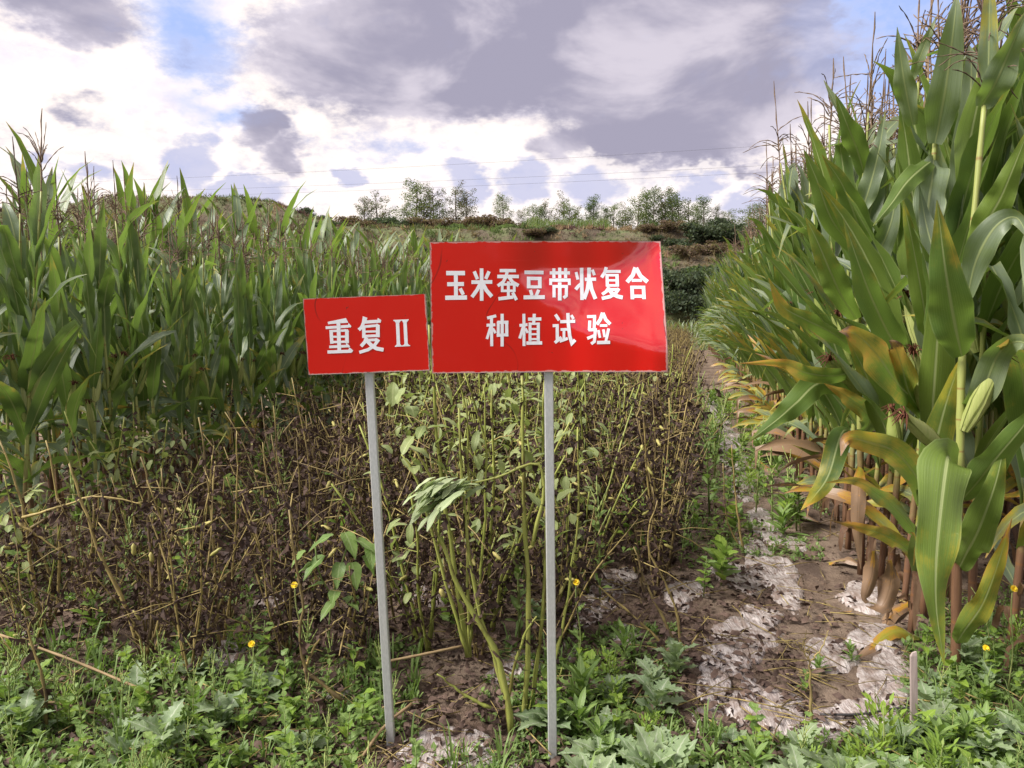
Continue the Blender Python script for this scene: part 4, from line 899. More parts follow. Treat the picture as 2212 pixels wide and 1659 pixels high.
x, y = scatter(17000, 2.3, 8.5, lambda x, y: (RNG.random(len(x)) < np.where(inbean(x, y), .95, .30)) & (fbm(x * 3, y * 3, 3) + .12 + .22 * inbean(x, y) > 0), 1.5)
n = len(x); rot = rotm(RNG.uniform(0, 6.28, n), RNG.uniform(-.5, .5, n), None, RNG.uniform(0, 6.28, n)); s = RNG.uniform(.015, .055, n)
me = mass('leaf_litter', pc, RNG.integers(0, 6, n), np.stack([x, y, ground_z(x, y) + .006 + .022 * RNG.random(n)], 1), rot, s, [M['litter']])
thing('leaf_litter', 'dark dead leaf litter scattered over the soil and film', 'leaf litter', me=me)['kind'] = 'stuff'
x, y = scatter(1500, 2.3, 9, lambda x, y: (x < XR(y) + 1), 1.5); n = len(x)
tw = MB(); tube(tw, [(-.5, 0, 0), (0, .03, .02), (.5, 0, 0)], [.012, .011, .006], 3)
me = mass('fallen_twigs', [tw], np.zeros(n, int), np.stack([x, y, ground_z(x, y) + .012 + .03 * RNG.random(n)], 1), rotm(RNG.uniform(0, 6.28, n), RNG.uniform(-.2, .2, n), None, RNG.uniform(-.2, .2, n)), np.stack([RNG.uniform(.06, .28, n), RNG.uniform(.12, .3, n), RNG.uniform(.12, .3, n)], 1), [M['bstem']])
thing('fallen_twigs', 'thin broken bean stems lying over the ground', 'twigs', me=me)['kind'] = 'stuff'
def clod(seed):
    rs_ = random.Random(seed); mb = MB(); V = [Vector(v) * rs_.uniform(.7, 1.25) for v in ((1, 0, 0), (0, 1, 0), (-1, 0, 0), (0, -1, 0), (.6, .6, .6), (-.6, .5, .7), (-.5, -.6, .6), (.6, -.6, .5), (0, 0, .95))]
    mb.add(V, [(0, 1, 4), (1, 5, 4), (1, 2, 5), (2, 6, 5), (2, 3, 6), (3, 7, 6), (3, 0, 7), (0, 4, 7), (4, 5, 8), (5, 6, 8), (6, 7, 8), (7, 4, 8)]); return mb
x, y = scatter(5200, 2.3, 9, lambda x, y: (x > XR(y) - 1.3) | (RNG.random(len(x)) < .3), 1.4); n = len(x)
me = mass('soil_clods', [clod(k) for k in range(4)], RNG.integers(0, 4, n), np.stack([x, y, ground_z(x, y) - .002], 1), rotm(RNG.uniform(0, 6.28, n)), .003 + .014 * RNG.random(n) ** 3, [M['soil']])
thing('soil_clods', 'small crumbs and clods of brown soil strewn on the path', 'soil clods', me=me)['kind'] = 'stuff'
def sprig(seed, lf=8, L=.5, W=.3, el=(.5, 1.4)):
    rs = random.Random(seed); mb = MB()
    for k in range(lf):
        a = rs.uniform(0, 6.28); oval_leaf(mb, (rs.uniform(-.25, .25), rs.uniform(-.25, .25), rs.uniform(0, .5)), a, L * rs.uniform(.6, 1.1), W, rs.uniform(*el), 3, 3, .5)
    return mb
sp = [sprig(k) for k in range(4)] + [sprig(k + 9, 10, .55, .16, (.2, 1.2)) for k in range(3)]
def gcov(x, y):
    px = 1106 + 1670 * x / y; py = 680 + EYE * 1670 / y; nz = fbm(x * 2.2 + 5, y * 2.2, 3)
    front = (py > 1455 + 60 * nz * 2) & ((px < 900) | (px > 1190)) & ~((px > 1480) & (px < 1980) & (py < 1610))
    fr2 = (py > 1625 + 40 * nz); rgt = (px > 2060) & (py > 1300)
    mid = (nz > .13) & (px < 1480) & (py > 1250) & (RNG.random(len(x)) < .5); path = (nz > -.12) & (px > 1480) & (px < 1800) & (py < 1220)
    beans = (nz > .1) & (py < 1250) & (px < 1560) & (RNG.random(len(x)) < .35)
    back = (px > 1100) & (px < 1480) & (py > 1380) & (nz > -.1)
    foot = (np.hypot(x + .38, y - 2.36) < .13) | (np.hypot(x - .13, y - 2.36) < .11)
    return (front | fr2 | rgt | mid | path | beans | back) & ~foot
x, y = scatter(11500, 2.0, 10.5, gcov, 2.1); n = len(x)
me = mass('ground_cover', sp, RNG.integers(0, 7, n), np.stack([x, y, ground_z(x, y) + .0], 1), rotm(RNG.uniform(0, 6.28, n), RNG.uniform(-.3, .3, n)), RNG.uniform(.025, .070, n), [M['weed']])
thing('ground_cover', 'low small-leaved green weeds carpeting the ground', 'weeds', me=me)['kind'] = 'stuff'

def blade(seed):
    rs_ = random.Random(seed); mb = MB()
    for q in range(5):
        a = rs_.uniform(0, 6.28); l = rs_.uniform(.5, 1.1); d = Vector((math.cos(a), math.sin(a), 0)); s_ = Vector((-d.y, d.x, 0)) * .022; b = d * rs_.uniform(0, .12); e = rs_.uniform(.25, .7)
        P = [b, b + d * l * .2 * e + Vector((0, 0, l * .5)), b + d * l * .55 * e + Vector((0, 0, l * .85)), b + d * l * e + Vector((0, 0, l * .9))]
        mb.add([P[0] - s_, P[0] + s_, P[1] - s_, P[1] + s_, P[2] - s_ * .7, P[2] + s_ * .7, P[3]], [(0, 1, 3, 2), (2, 3, 5, 4), (4, 5, 6)], [(0, 0), (1, 0), (0, .4), (1, .4), (0, .8), (1, .8), (.5, 1)])
    return mb
x, y = scatter(700, 2.0, 7.5, gcov, 1.9); n = len(x)
me = mass('grass_blades', [blade(k) for k in range(5)], RNG.integers(0, 5, n), np.stack([x, y, ground_z(x, y)], 1), rotm(RNG.uniform(0, 6.28, n)), RNG.uniform(.05, .17, n), [M['weed']])
thing('grass_blades', 'thin grass blades growing among the weeds', 'grass', me=me)['kind'] = 'stuff'

# ------------------------------------------------------------------ individual weeds
def weed(kind, seed):
    rs = random.Random(seed); name = {'thistle': 'sow_thistle', 'broad': 'broadleaf_weed', 'spike': 'goosefoot', 'lance': 'lance_leaf_weed', 'bright': 'bushy_weed'}[kind]
    root = bpy.data.objects.new(name, None); COL.objects.link(root); root.empty_display_size = .05
    def leaf(b, a, L, W, th, mat, **kw):
        mb = MB(); oval_leaf(mb, b, a, L, W, th, rs=rs, **kw); obj('leaf', mb.mesh('leaf', M[mat]), root)
    if kind == 'thistle':
        h = rs.uniform(.02, .12); n = rs.randint(9, 13)
        for k in range(n):
            t = k / n; leaf(Vector((0, 0, h * t)), k * 2.4 + rs.uniform(-.3, .3), rs.uniform(.11, .19) * (1 - .25 * t), rs.uniform(.055, .075), rs.uniform(.75, 1.25) * (1 - .35 * t), 'thistle', nl=15, nu=5, bend=rs.uniform(.2, .9), teeth=.55,
                            shape=lambda t: (.20 + .80 * math.sin(PI * min(1, t ** .8 * .93)) ** 1.1) * (1 - t ** 6), wave=.25)
        H = h
    elif kind == 'lance':
        H = rs.uniform(.08, .16)
        for k in range(18):
            t = k / 18; leaf(Vector((0, 0, H * t)), k * 2.4, rs.uniform(.10, .15) * (1 - .3 * t), .026, rs.uniform(.9, 1.3) * (1 - .55 * t), 'weed', nl=7, nu=3, bend=rs.uniform(.2, .7), shape=lambda t: math.sin(PI * (t * .9 + .08)))
    elif kind == 'broad':
        H = rs.uniform(.10, .24); n = rs.randint(9, 14)
        for k in range(n):
            t = k / n; leaf(Vector((rs.uniform(-.01, .01), rs.uniform(-.01, .01), H * (.2 + .8 * t))), k * 2.4 + rs.uniform(-.4, .4), rs.uniform(.05, .095) * (1 - .3 * t), rs.uniform(.028, .045), rs.uniform(.7, 1.4), rs.choice(['weed', 'weed', 'weedy']), nl=9, nu=3, bend=rs.uniform(.1, .7), teeth=.18)
    elif kind == 'spike':
        H = rs.uniform(.20, .36); n = 13
        for k in range(n):
            t = k / n; leaf(Vector((0, 0, H * (.12 + .75 * t))), k * 2.4 + rs.uniform(-.4, .4), rs.uniform(.035, .06) * (1 - .4 * t), .020, rs.uniform(.6, 1.3), 'weed', nl=5, nu=3, bend=.4, shape=lambda t: math.sin(PI * (t * .85 + .12) ** 1.0))
        mb = MB()
        for k in range(6):
            b = Vector((0, 0, H * (.6 + .07 * k))); a = k * 2.4; l = rs.uniform(.04, .09); d = Vector((math.cos(a) * .5, math.sin(a) * .5, 1)).normalized() if k < 5 else Vector((0, 0, 1))
            tube(mb, [b + d * l * q / 8 for q in range(9)], [.0022 * (1.9 if q % 2 else .8) * (1 - .07 * q) for q in range(9)], 4)
        obj('seed_spike', mb.mesh('seed_spike', M['seed']), root)
    else:
        H = rs.uniform(.10, .18)
        for s in range(4):
            mb = MB()
            for k in range(26):
                a = rs.uniform(0, 6.28); r_ = rs.uniform(0, .07); z = rs.uniform(.2, 1) * H; oval_leaf(mb, (math.cos(a) * r_, math.sin(a) * r_, z), a, rs.uniform(.018, .035), .011, rs.uniform(.3, 1.2), 3, 3, .4)
            o = obj('foliage', mb.mesh('foliage', M['weedy']), root); o['kind'] = 'stuff'
    mb = MB(); tube(mb, [(0, 0, -.02), (.004, 0, H * .5), (0, .004, H)], [.0035, .003, .0015], 4); obj('stem', mb.mesh('stem', M['weedstem']), root)
    return root
WV = {k: [weed(k, 900 + 20 * i + j) for j in range(4)] for i, k in enumerate(('thistle', 'broad', 'spike', 'lance', 'bright'))}
WL = {'thistle': ('grey-green jagged sow thistle in the weedy strip at the front', 'weed', 'sow thistles'), 'broad': ('leafy green broadleaf weed in the weedy strip at the front', 'weed', 'broadleaf weeds'),
      'spike': ('goosefoot weed with pale seed spikes in the front strip', 'weed', 'goosefoot weeds'), 'lance': ('weed with a rosette of narrow pointed leaves on the ground', 'weed', 'lance-leaved weeds'), 'bright': ('bright yellow-green bushy weed low on the ground', 'weed', 'bushy weeds')}
wused = set()
SHORT = {'thistle': 'grey-green jagged sow thistle', 'broad': 'leafy broadleaf weed', 'spike': 'goosefoot with pale seed spikes', 'lance': 'narrow-leaved rosette weed', 'bright': 'yellow-green bushy weed'}
def put_weed(kind, x, y, sc=1.0, label=None):
    j = random.randrange(4); pr = WV[kind][j]; l, c, g = WL[kind]; props = dict(label=label or SHORT[kind] + ' ' + zone(x, y), category=c)
    if not label: props['group'] = g
    loc = (x, y, gz(x, y)); rz = random.uniform(0, 6.28); tl = (random.uniform(-.15, .15), random.uniform(-.15, .15))
    if (kind, j) not in wused:
        wused.add((kind, j)); pr.location = loc; pr.rotation_euler = (*tl, rz); pr.scale = (sc,) * 3
        for a, b in props.items(): pr[a] = b
    else:
        r = dup(pr, loc, rz, sc, tl, **props)
        if label and 'group' in r: del r['group']
def pw(kind, px, py, sc=1.0, label=None): p = gpt(px, py); put_weed(kind, p.x, p.y, sc, label)
for a in [('thistle', 1290, 1655, 1.05, 'large grey-green jagged thistle just right of the large sign post'), ('thistle', 1400, 1668, 1.0), ('thistle', 1350, 1600, .8), ('thistle', 1460, 1690, .95), ('thistle', 1830, 1700, 1.15, 'pale jagged thistle at the bottom edge below the wooden stake'), ('thistle', 1720, 1720, .8), ('thistle', 2050, 1600, 1.1), ('thistle', 640, 1600, .8),
          ('thistle', 360, 1620, .9), ('thistle', 480, 1560, .85), ('thistle', 2010, 1540, .9), ('lance', 1262, 1500, 1.15, 'dark green narrow-leaved weed right beside the large sign post'), ('lance', 1250, 1545, 1), ('lance', 1190, 1340, .6), ('bright', 1905, 1640, 1.3, 'bright yellow-green bushy weed below the wooden stake'), ('bright', 1850, 1660, 1.0), ('bright', 2030, 1690, 1),
          ('broad', 200, 1395, 1.15, 'blue-green broad-leaved seedling among the fallen bean stems at the left'), ('broad', 1735, 1490, .5), ('lance', 1840, 1440, .45), ('lance', 1770, 1450, .5), ('broad', 1990, 1440, .9), ('broad', 2110, 1420, 1.1), ('broad', 1460, 1100, 1.1), ('broad', 1430, 1190, 1.2), ('broad', 1475, 1050, 1.3), ('broad', 1500, 1150, 1.0),
          ('broad', 1545, 1180, .9), ('spike', 1470, 1240, 1.0), ('broad', 1520, 1300, .9), ('lance', 1000, 1380, .6), ('broad', 1070, 1345, .8), ('broad', 30, 1300, 1.2), ('broad', 560, 1450, .9), ('lance', 520, 1480, .7), ('bright', 1440, 1000, 1.6), ('bright', 1480, 960, 1.6), ('spike', 1290, 1120, 1.5), ('spike', 560, 1080, 1.6), ('spike', 230, 1330, .9)]: pw(*a)
for _ in range(60):
    y = random.uniform(4.6, 13); x = XR(y) - random.uniform(.15, .85)
    put_weed(random.choice(['broad', 'broad', 'spike', 'lance', 'bright']), x, y, random.uniform(.9, 1.8))
for _ in range(95):
    y = random.uniform(3.1, 8); x = random.uniform(XL(y) + .3, XR(y) - .3)
    if abs(x) < .66 * y: put_weed(random.choice(['spike', 'spike', 'broad']), x, y, random.uniform(1.2, 2.2))
wn = 0
while wn < 260:
    y = random.uniform(1.95, 3.1) if random.random() < .8 else random.uniform(3.1, 4.5); x = random.uniform(-.72, .72) * y; px = 1106 + 1670 * x / y; py = 680 + EYE * 1670 / y
    if y > 2.42:
        if 850 < px < 1190 and py > 1420: continue
        if 1480 < px < 2000 and py < 1640: continue
        if py < 1450 and not (px > 2080 or random.random() < .12): continue
        if py < 1520 and random.random() < .45: continue
    elif 830 < px < 1200 and random.random() < .6: continue
    if y < 2.3 and 780 < px < 1260 and random.random() < .5: continue
    left = px < 1100
    if math.hypot(x + .38, y - 2.38) < .17 or math.hypot(x - .13, y - 2.38) < .14: continue
    kind = random.choices(('thistle', 'broad', 'spike', 'lance', 'bright'), (.12, .45, .34, .05, .04) if left else (.30, .38, .08, .12, .12))[0]
    put_weed(kind, x, y, random.uniform(.5, .95) * (.85 if y < 2.4 else 1)); wn += 1
for k, L_ in WV.items():
    for j, r in enumerate(L_):
        if (k, j) not in wused:
            for c in list(r.children): bpy.data.objects.remove(c)
            bpy.data.objects.remove(r)
# yellow flowers
def flower(px, py, Y, label):
    top = at(px, py, Y); b = Vector((top.x + .01, Y + .01, gz(top.x, Y))); root = thing('yellow_flower', label, 'flower', b); t = top - b; rs = random.Random(px)
    mb = MB(); P = spline([Vector((0, 0, -.01)), Vector((.012, 0, t.z * .4)), t * .75, t], 8); tube(mb, P, [.003] * 7 + [.002], 4); obj('stem', mb.mesh('stem', M['weedstem']), root)
    h = MB(); r = .0145
    for ring in range(2):
        for k in range(14):
            a = k / 14 * 6.28 + ring * .2; oval_leaf(h, (0, 0, 0), a, r * (1 - .25 * ring), .0072, 1.2 - .6 * ring, 4, 3, .2)
    Rx = Matrix.Rotation(R(52), 4, 'X'); h.v = [tuple(Rx @ Vector(v) + t + Vector((0, -.006, .002))) for v in h.v]
    obj('flower_head', h.mesh('flower_head', M['petal']), root)
    c = MB(); tube(c, [t - Vector((0, 0, .012)), t - Vector((0, 0, .004)), t + Vector((0, -.001, .001))], [.003, .0065, .006], 7); obj('calyx', c.mesh('calyx', M['weedstem']), root)
    for k in range(4):
        l = MB(); oval_leaf(l, P[1 + k], k * 2.4, rs.uniform(.05, .08), .02, 1.0, 8, 3, .4, teeth=.3); obj('leaf', l.mesh('leaf', M['weed']), root)
flower(545, 1391, 2.85, 'yellow daisy-like flower on a thin stem left of the small sign post'); flower(637, 1264, 2.95, 'yellow flower half hidden beside the broad green climbing leaves')
flower(1244, 1258, 3.0, 'yellow flower just right of the large sign post'); flower(2187, 1272, 2.75, 'orange-yellow flower at the far right edge'); flower(2127, 1400, 2.8, 'yellow flower on a short stem below the one at the right edge')

# ------------------------------------------------------------------ beans read off the photograph
def bean_hero(label, stems, green, leaves=(), pods=(), group=None, bare=False, lm='bleafg'):
    b0 = gpt(*stems[0][1][0]) if stems[0][2] is None else at(*stems[0][1][0], stems[0][2]); root = thing('bean_plant', label, 'bean plant', (b0.x, b0.y, gz(b0.x, b0.y)), 0, group); o0 = Vector(root.location); rs = random.Random(len(label)); wl = MB()
    for wpx, pts_, Y in stems:
        Yb = (gpt(*pts_[0]).y if Y is None else Y); P = spline([at(p[0], p[1], (p[2] if len(p) > 2 else Yb)) - o0 for p in pts_], 14); mb = MB(); r = wpx / 2 / 1670 * Yb
        P = [p + Vector((math.sin(i * 2.1 + wpx), 0, math.cos(i * 1.7))) * .0025 for i, p in enumerate(P)]
        tube(mb, P, [r * (1 - .62 * i / 13) * (1.18 if i % 2 else .9) for i in range(14)], 5)
        for i in range(2, 13):
            if rs.random() < .5:
                g = rs.uniform(0, 6.28); q = P[i] + Vector((math.cos(g), .3 * math.sin(g), rs.uniform(-.2, .7))) * rs.uniform(.03, .09); tube(mb, [P[i], q], [.002, .001], 3, cap=False)
            for k in range(0 if bare else rs.randint(0, 2)): withered(wl, P[i] + Vector((rs.uniform(-.01, .01),) * 3), rs)
        obj('stem', mb.mesh('stem', M['bstemg' if green else 'bstem']), root)
    for (px, py, Y, L, W, ang, th) in leaves:
        mb = MB(); oval_leaf(mb, at(px, py, Y) - o0, ang, L * 1.12, W * 1.1, th, 8, 5, .5, shape=lambda t: math.sin(PI * (t * .94 + .03)) ** .7); obj('leaf', mb.mesh('leaf', M[lm]), root)
    for px, py, Y in pods:
        p = at(px, py, Y) - o0; q = p + Vector((rs.uniform(-.03, .03), 0, rs.uniform(.03, .05))); mb = MB(); tube(mb, [p, p.lerp(q, .25), p.lerp(q, .5), p.lerp(q, .75), q], [.003, .010, .008, .010, .002], 6); obj('pod', mb.mesh('pod', M['pod']), root)
    if wl.f: o = obj('withered_leaves', wl.mesh('withered_leaves', M['bleaf'], smooth=False), root); o['kind'] = 'stuff'
    return root
rs = random.Random(3)
lv = []
for k in range(75):     # the wilted top hanging like a sheaf
    t = rs.random() ** .8; px = 1040 - 110 * t + rs.uniform(-12, 12); py = 1038 + 28 * t + rs.uniform(-26, 34) * (.4 + t); lv.append((px, py, 2.62 + rs.uniform(-.05, .05), rs.uniform(.07, .115), rs.uniform(.024, .034), PI + rs.uniform(-.9, .9), rs.uniform(1.5, 2.3)))
bean_hero('wilted green bean plant with its leafy top hanging left between the two posts', [(17, [(1106, 1592), (1090, 1480), (1062, 1390), (1000, 1290), (965, 1200), (935, 1130)], 2.60), (12, [(1112, 1592), (1085, 1480), (1060, 1400), (1030, 1300), (1012, 1180), (1000, 1060), (990, 880)], 2.66), (10, [(1112, 1590), (1100, 1500), (1130, 1380), (1160, 1330)], 2.66),
           (9, [(1150, 1180), (1175, 1060), (1160, 1000), (1100, 1022), (1040, 1040), (985, 1058)], 2.66), (9, [(1060, 1530), (1010, 1505), (975, 1480), (945, 1455)], 2.6)], True, lv, [(960, 1290, 2.65)], lm='bpale')
lv = [(px + rs.uniform(-8, 8), py + rs.uniform(-8, 8), 2.75 + rs.uniform(-.06, .06), rs.uniform(.055, .09), rs.uniform(.032, .045), rs.uniform(0, 6.28), rs.uniform(.5, 2.6)) for px, py in [(1150, 860), (1180, 870), (1130, 900), (1190, 920), (1160, 940), (1200, 960), (1140, 980), (1180, 1000), (1110, 880), (1170, 1110), (1190, 1140), (1150, 1160), (1200, 1090), (1130, 1060), (1160, 900), (1185, 850), (1205, 990), (1165, 1060), (1188, 1180)]]
bean_hero('tall olive-green bean plant just left of the large sign post', [(14, [(1130, 1590), (1138, 1460), (1142, 1300), (1132, 1100), (1130, 950), (1128, 810)], 2.70), (11, [(1136, 1590), (1160, 1440), (1180, 1200), (1172, 1000), (1176, 820)], 2.72), (11, [(1140, 1590), (1185, 1500), (1205, 1400), (1225, 1300), (1240, 1180)], 2.70), (8, [(1130, 1590), (1175, 1540), (1215, 1440)], 2.7)], True, lv, [(1176, 1120, 2.7), (1060, 1400, 2.7)])
lv = [(px + rs.uniform(-8, 8), py + rs.uniform(-8, 8), 2.9 + rs.uniform(-.06, .06), rs.uniform(.06, .10), rs.uniform(.034, .05), rs.uniform(0, 6.28), rs.uniform(.5, 2.8)) for px, py in [(850, 830), (880, 835), (910, 850), (940, 900), (905, 940), (870, 960), (895, 1000), (920, 980), (850, 900), (930, 860), (960, 830), (975, 930), (890, 905), (865, 990), (945, 960), (915, 820), (835, 815), (880, 980)]]
bean_hero('pale-leaved yellowing bean plant between the two sign posts', [(12, [(1010, 1420), (985, 1250), (962, 1100), (945, 960), (935, 800), (925, 700)], 2.92), (9, [(1015, 1420), (1010, 1250), (1012, 1050), (1008, 860)], 2.95), (9, [(1012, 1420), (960, 1250), (905, 1050), (868, 980)], 2.9), (8, [(1010, 1420), (1042, 1200), (1050, 1000), (1045, 830)], 2.95)], True, lv)
bean_hero('bare yellow bean stalks spreading from one root at the left', [(10, [(310, 1425), (263, 1290), (219, 1206), (190, 1120), (168, 1060), (150, 1000)], None), (9, [(316, 1420), (329, 1309), (321, 1144), (321, 1053), (305, 985)], 3.02), (9, [(312, 1425), (345, 1330), (343, 1225), (352, 1120), (350, 1010)], 3.02), (6, [(316, 1420), (290, 1350), (262, 1300)], 3.0), (8, [(310, 1430), (330, 1450), (298, 1500)], 2.98)], False, (), [(330, 1215, 3.0), (357, 1262, 3.0), (290, 1200, 3.0)])
bean_hero('bare bent bean stalks at the left edge with yellow cross stems', [(9, [(95, 1370), (69, 1236), (55, 1126), (37, 1053), (0, 950)], None), (8, [(100, 1370), (124, 1300), (128, 1163), (120, 1053), (100, 950)], 3.3), (7, [(40, 1130), (86, 1160), (135, 1195)], 3.25), (7, [(47, 1119), (130, 1095), (212, 1072), (318, 1092)], 3.2), (7, [(66, 1141), (120, 1110), (175, 1088)], 3.22), (8, [(104, 1366), (110, 1250), (60, 1150), (20, 1080)], 3.3), (7, [(100, 1366), (150, 1240), (180, 1100)], 3.28)], False)
bean_hero('whitish dry bean stalk standing left of centre in the stubble', [(9, [(195, 1320), (197, 1250), (199, 1181), (203, 1085)], None), (7, [(197, 1320), (225, 1200), (240, 1090)], 3.6), (6, [(193, 1320), (170, 1230), (150, 1120)], 3.6)], False)
bean_hero('bare bean stalk with black leaves near the middle of the left half', [(8, [(475, 1405), (466, 1300), (462, 1190), (450, 1050), (430, 900)], None), (6, [(475, 1405), (440, 1290), (420, 1150)], 3.2), (7, [(438, 1378), (400, 1345), (347, 1320)], 3.2), (6, [(478, 1405), (500, 1260), (512, 1050), (510, 930)], 3.2)], False, (), [(540, 1350, 3.2)])
bean_hero('long thick dark bean stalk lying bent in front of the small sign', [(10, [(749, 1520), (700, 1480), (657, 1440), (648, 1363), (655, 1300), (640, 1230), (625, 1100)], 2.68), (6, [(657, 1445), (675, 1500), (690, 1540)], 2.66), (7, [(660, 1440), (690, 1380), (740, 1330)], 2.7)], False)
bean_hero('dark dead bean stalk rising from the weeds at the lower left', [(8, [(100, 1570), (98, 1500), (84, 1436), (62, 1367), (80, 1320)], None), (6, [(100, 1570), (130, 1490), (180, 1440)], 2.65), (6, [(99, 1560), (60, 1460), (0, 1372)], 2.65)], False)
bean_hero('leaning bare reddish bean stalks at the right end of the bean strip', [(9, [(1475, 1440), (1440, 1350), (1395, 1260), (1370, 1180)], None), (7, [(1470, 1440), (1400, 1360), (1320, 1290), (1275, 1250)], 3.1), (7, [(1478, 1440), (1455, 1300), (1400, 1180), (1420, 1080)], 3.1), (6, [(1470, 1438), (1490, 1400), (1530, 1330)], 3.1)], False)
bean_hero('thin bare stalk standing at the edge of the path', [(6, [(1606, 1195), (1590, 1080), (1580, 960)], None), (4, [(1606, 1195), (1570, 1120), (1562, 1000)], 4.5)], False)
bean_hero('short dry branching stalk standing on the bare path', [(9, [(1752, 1600), (1752, 1520), (1750, 1450), (1748, 1420)], 2.5), (4, [(1749, 1430), (1730, 1400), (1710, 1380)], 2.5), (4, [(1749, 1430), (1775, 1400), (1790, 1360)], 2.5), (3, [(1748, 1440), (1748, 1400)], 2.5)], False, bare=True)
for lab, pts_ in (('long pale fallen stalk lying across the lower left', [(0, 1371, 2.9), (146, 1422, 2.8), (329, 1499, 2.62)]), ('yellow fallen stalk at the bottom left edge', [(0, 1542, 2.55), (110, 1517, 2.6), (205, 1542, 2.55)]), ('pale fallen stalk pointing up from the foot of the small sign post', [(770, 1659, 2.38), (830, 1570, 2.5), (890, 1520, 2.58)]), ('thin yellow fallen stalk between the posts', [(830, 1430, 2.85), (930, 1410, 2.85), (1000, 1395, 2.9)])):
    a = at(*pts_[0]); P = [at(*p) for p in pts_]; mb = MB(); 
    for p in P: p.z = max(gz(p.x, p.y) + .015, p.z)
    tube(mb, [p - P[0] for p in spline(P, 12)], [.0055 * (1.15 if i % 2 else .9) for i in range(12)], 5); me = mb.mesh('fallen_stalk', M['straw']); thing('fallen_stalk', lab, 'stalk', P[0], 0, None, me)
# climbing plant with broad leaves left of the small post
root = thing('climbing_plant', 'green plant with broad pointed drooping leaves left of the small sign post', 'plant', gpt(715, 1420)); o0 = Vector(root.location)
mb = MB(); tube(mb, [p - o0 for p in spline([gpt(715, 1420), at(712, 1330, 2.9), at(735, 1230, 2.88), at(760, 1150, 2.88)], 9)], .0035, 4); tube(mb, [p - o0 for p in spline([at(720, 1290, 2.9), at(690, 1240, 2.85), at(680, 1170, 2.85)], 6)], .003, 4); obj('stem', mb.mesh('stem', M['weedstem']), root)
for px, py, L, W, a, th in [(720, 1155, .11, .055, 3.6, 1.9), (745, 1150, .12, .06, 5.4, 2.2), (770, 1165, .11, .055, 5.9, 1.9), (700, 1200, .12, .06, 3.9, 2.1), (735, 1215, .10, .055, 4.6, 2.5), (760, 1215, .11, .06, 5.2, 2.4), (680, 1215, .09, .05, 3.3, 2.0), (785, 1200, .09, .05, 5.9, 2.4), (725, 1275, .10, .05, 4.8, 1.6), (745, 1290, .09, .045, 5.6, 1.8), (720, 1300, .09, .045, 4.2, 2.0), (660, 1190, .08, .05, 3.6, 2.2), (700, 1260, .07, .04, 3.0, 1.7), (800, 1175, .10, .05, 5.0, 2.3)]:
    mb = MB(); oval_leaf(mb, at(px, py, 2.86) - o0, a, L, W, th, 8, 5, .45, fold=.2, shape=lambda t: math.sin(PI * min(1, t * .92 + .07) ** .62)); obj('leaf', mb.mesh('leaf', M['weed']), root)
# dead maize leaves lying at the foot of the right block
for k, (pts_, w) in enumerate([([(1985, 1395), (1930, 1400), (1870, 1418), (1838, 1440)], 30), ([(1975, 1325), (1930, 1340), (1890, 1372), (1790, 1385)], 26), ([(1925, 1210), (1925, 1260), (1905, 1310), (1870, 1310)], 44), ([(1888, 1190), (1885, 1240), (1870, 1290), (1878, 1300)], 32), ([(1850, 1280), (1900, 1290), (1960, 1300)], 26), ([(2030, 1530), (2080, 1560), (2110, 1620)], 34), ([(1790, 1215), (1830, 1225), (1880, 1240)], 22), ([(1700, 1120), (1740, 1130), (1790, 1140)], 18), ([(1640, 1010), (1680, 1030), (1730, 1050)], 20), ([(1840, 1330), (1800, 1310), (1760, 1330)], 20)]):
    P3 = [gpt(x_, y_, .02 + .035 * math.sin(i * 1.7 + k)) for i, (x_, y_) in enumerate(pts_)] if k not in (2, 3) else [at(x_, y_, 3.25) for x_, y_ in pts_]
    o0 = P3[0].copy(); lf = leaf_from([p - o0 for p in P3], w / 2 * o0.y / 1670, Vector((.1, -.45, .9)), 12, 5, .5, .5, k, freq=1.6); me = lf.mesh('dead_leaf', M['leaf'])
    t = thing('dead_leaf', 'curled tan dead maize leaf on the ground by the right maize block', 'dead leaf', o0, 0, 'dead maize leaves', me); t['dry'] = 1.0 if k != 0 else .75
# stake and hose
st = gpt(1975, 1585); mb = MB(); top = at(1973, 1412, st.y) - st
vs = []; 
for p, w in ((Vector((0, 0, -.05)), .010), (top * .5, .0105), (top * .97, .010), (top + Vector((.003, 0, .004)), .006)): vs += [p + Vector((a * w, b * w * .5, (.004 if a > 0 else 0))) for a, b in ((-1, -1), (1, -1), (1, 1), (-1, 1))]
mb.add(vs, [(k * 4 + j, k * 4 + (j + 1) % 4, k * 4 + 4 + (j + 1) % 4, k * 4 + 4 + j) for k in range(3) for j in range(4)] + [(12, 13, 14, 15)])
thing('wooden_stake', 'short weathered wooden stake in the path beside the right maize', 'stake', st, 0, None, mb.mesh('wooden_stake', M['wood'], smooth=False))
P3 = [gpt(1772, 1542, .03), gpt(1860, 1548, .035), gpt(1950, 1545, .03), gpt(2060, 1560, .035), gpt(2150, 1590, .03), gpt(2260, 1625, .03)]; o0 = P3[0].copy(); mb = MB(); tube(mb, [p - o0 for p in spline(P3, 22)], .0045, 6)
thing('irrigation_hose', 'thin black irrigation hose on the ground at the lower right', 'hose', o0, 0, None, mb.mesh('irrigation_hose', M['hose']))

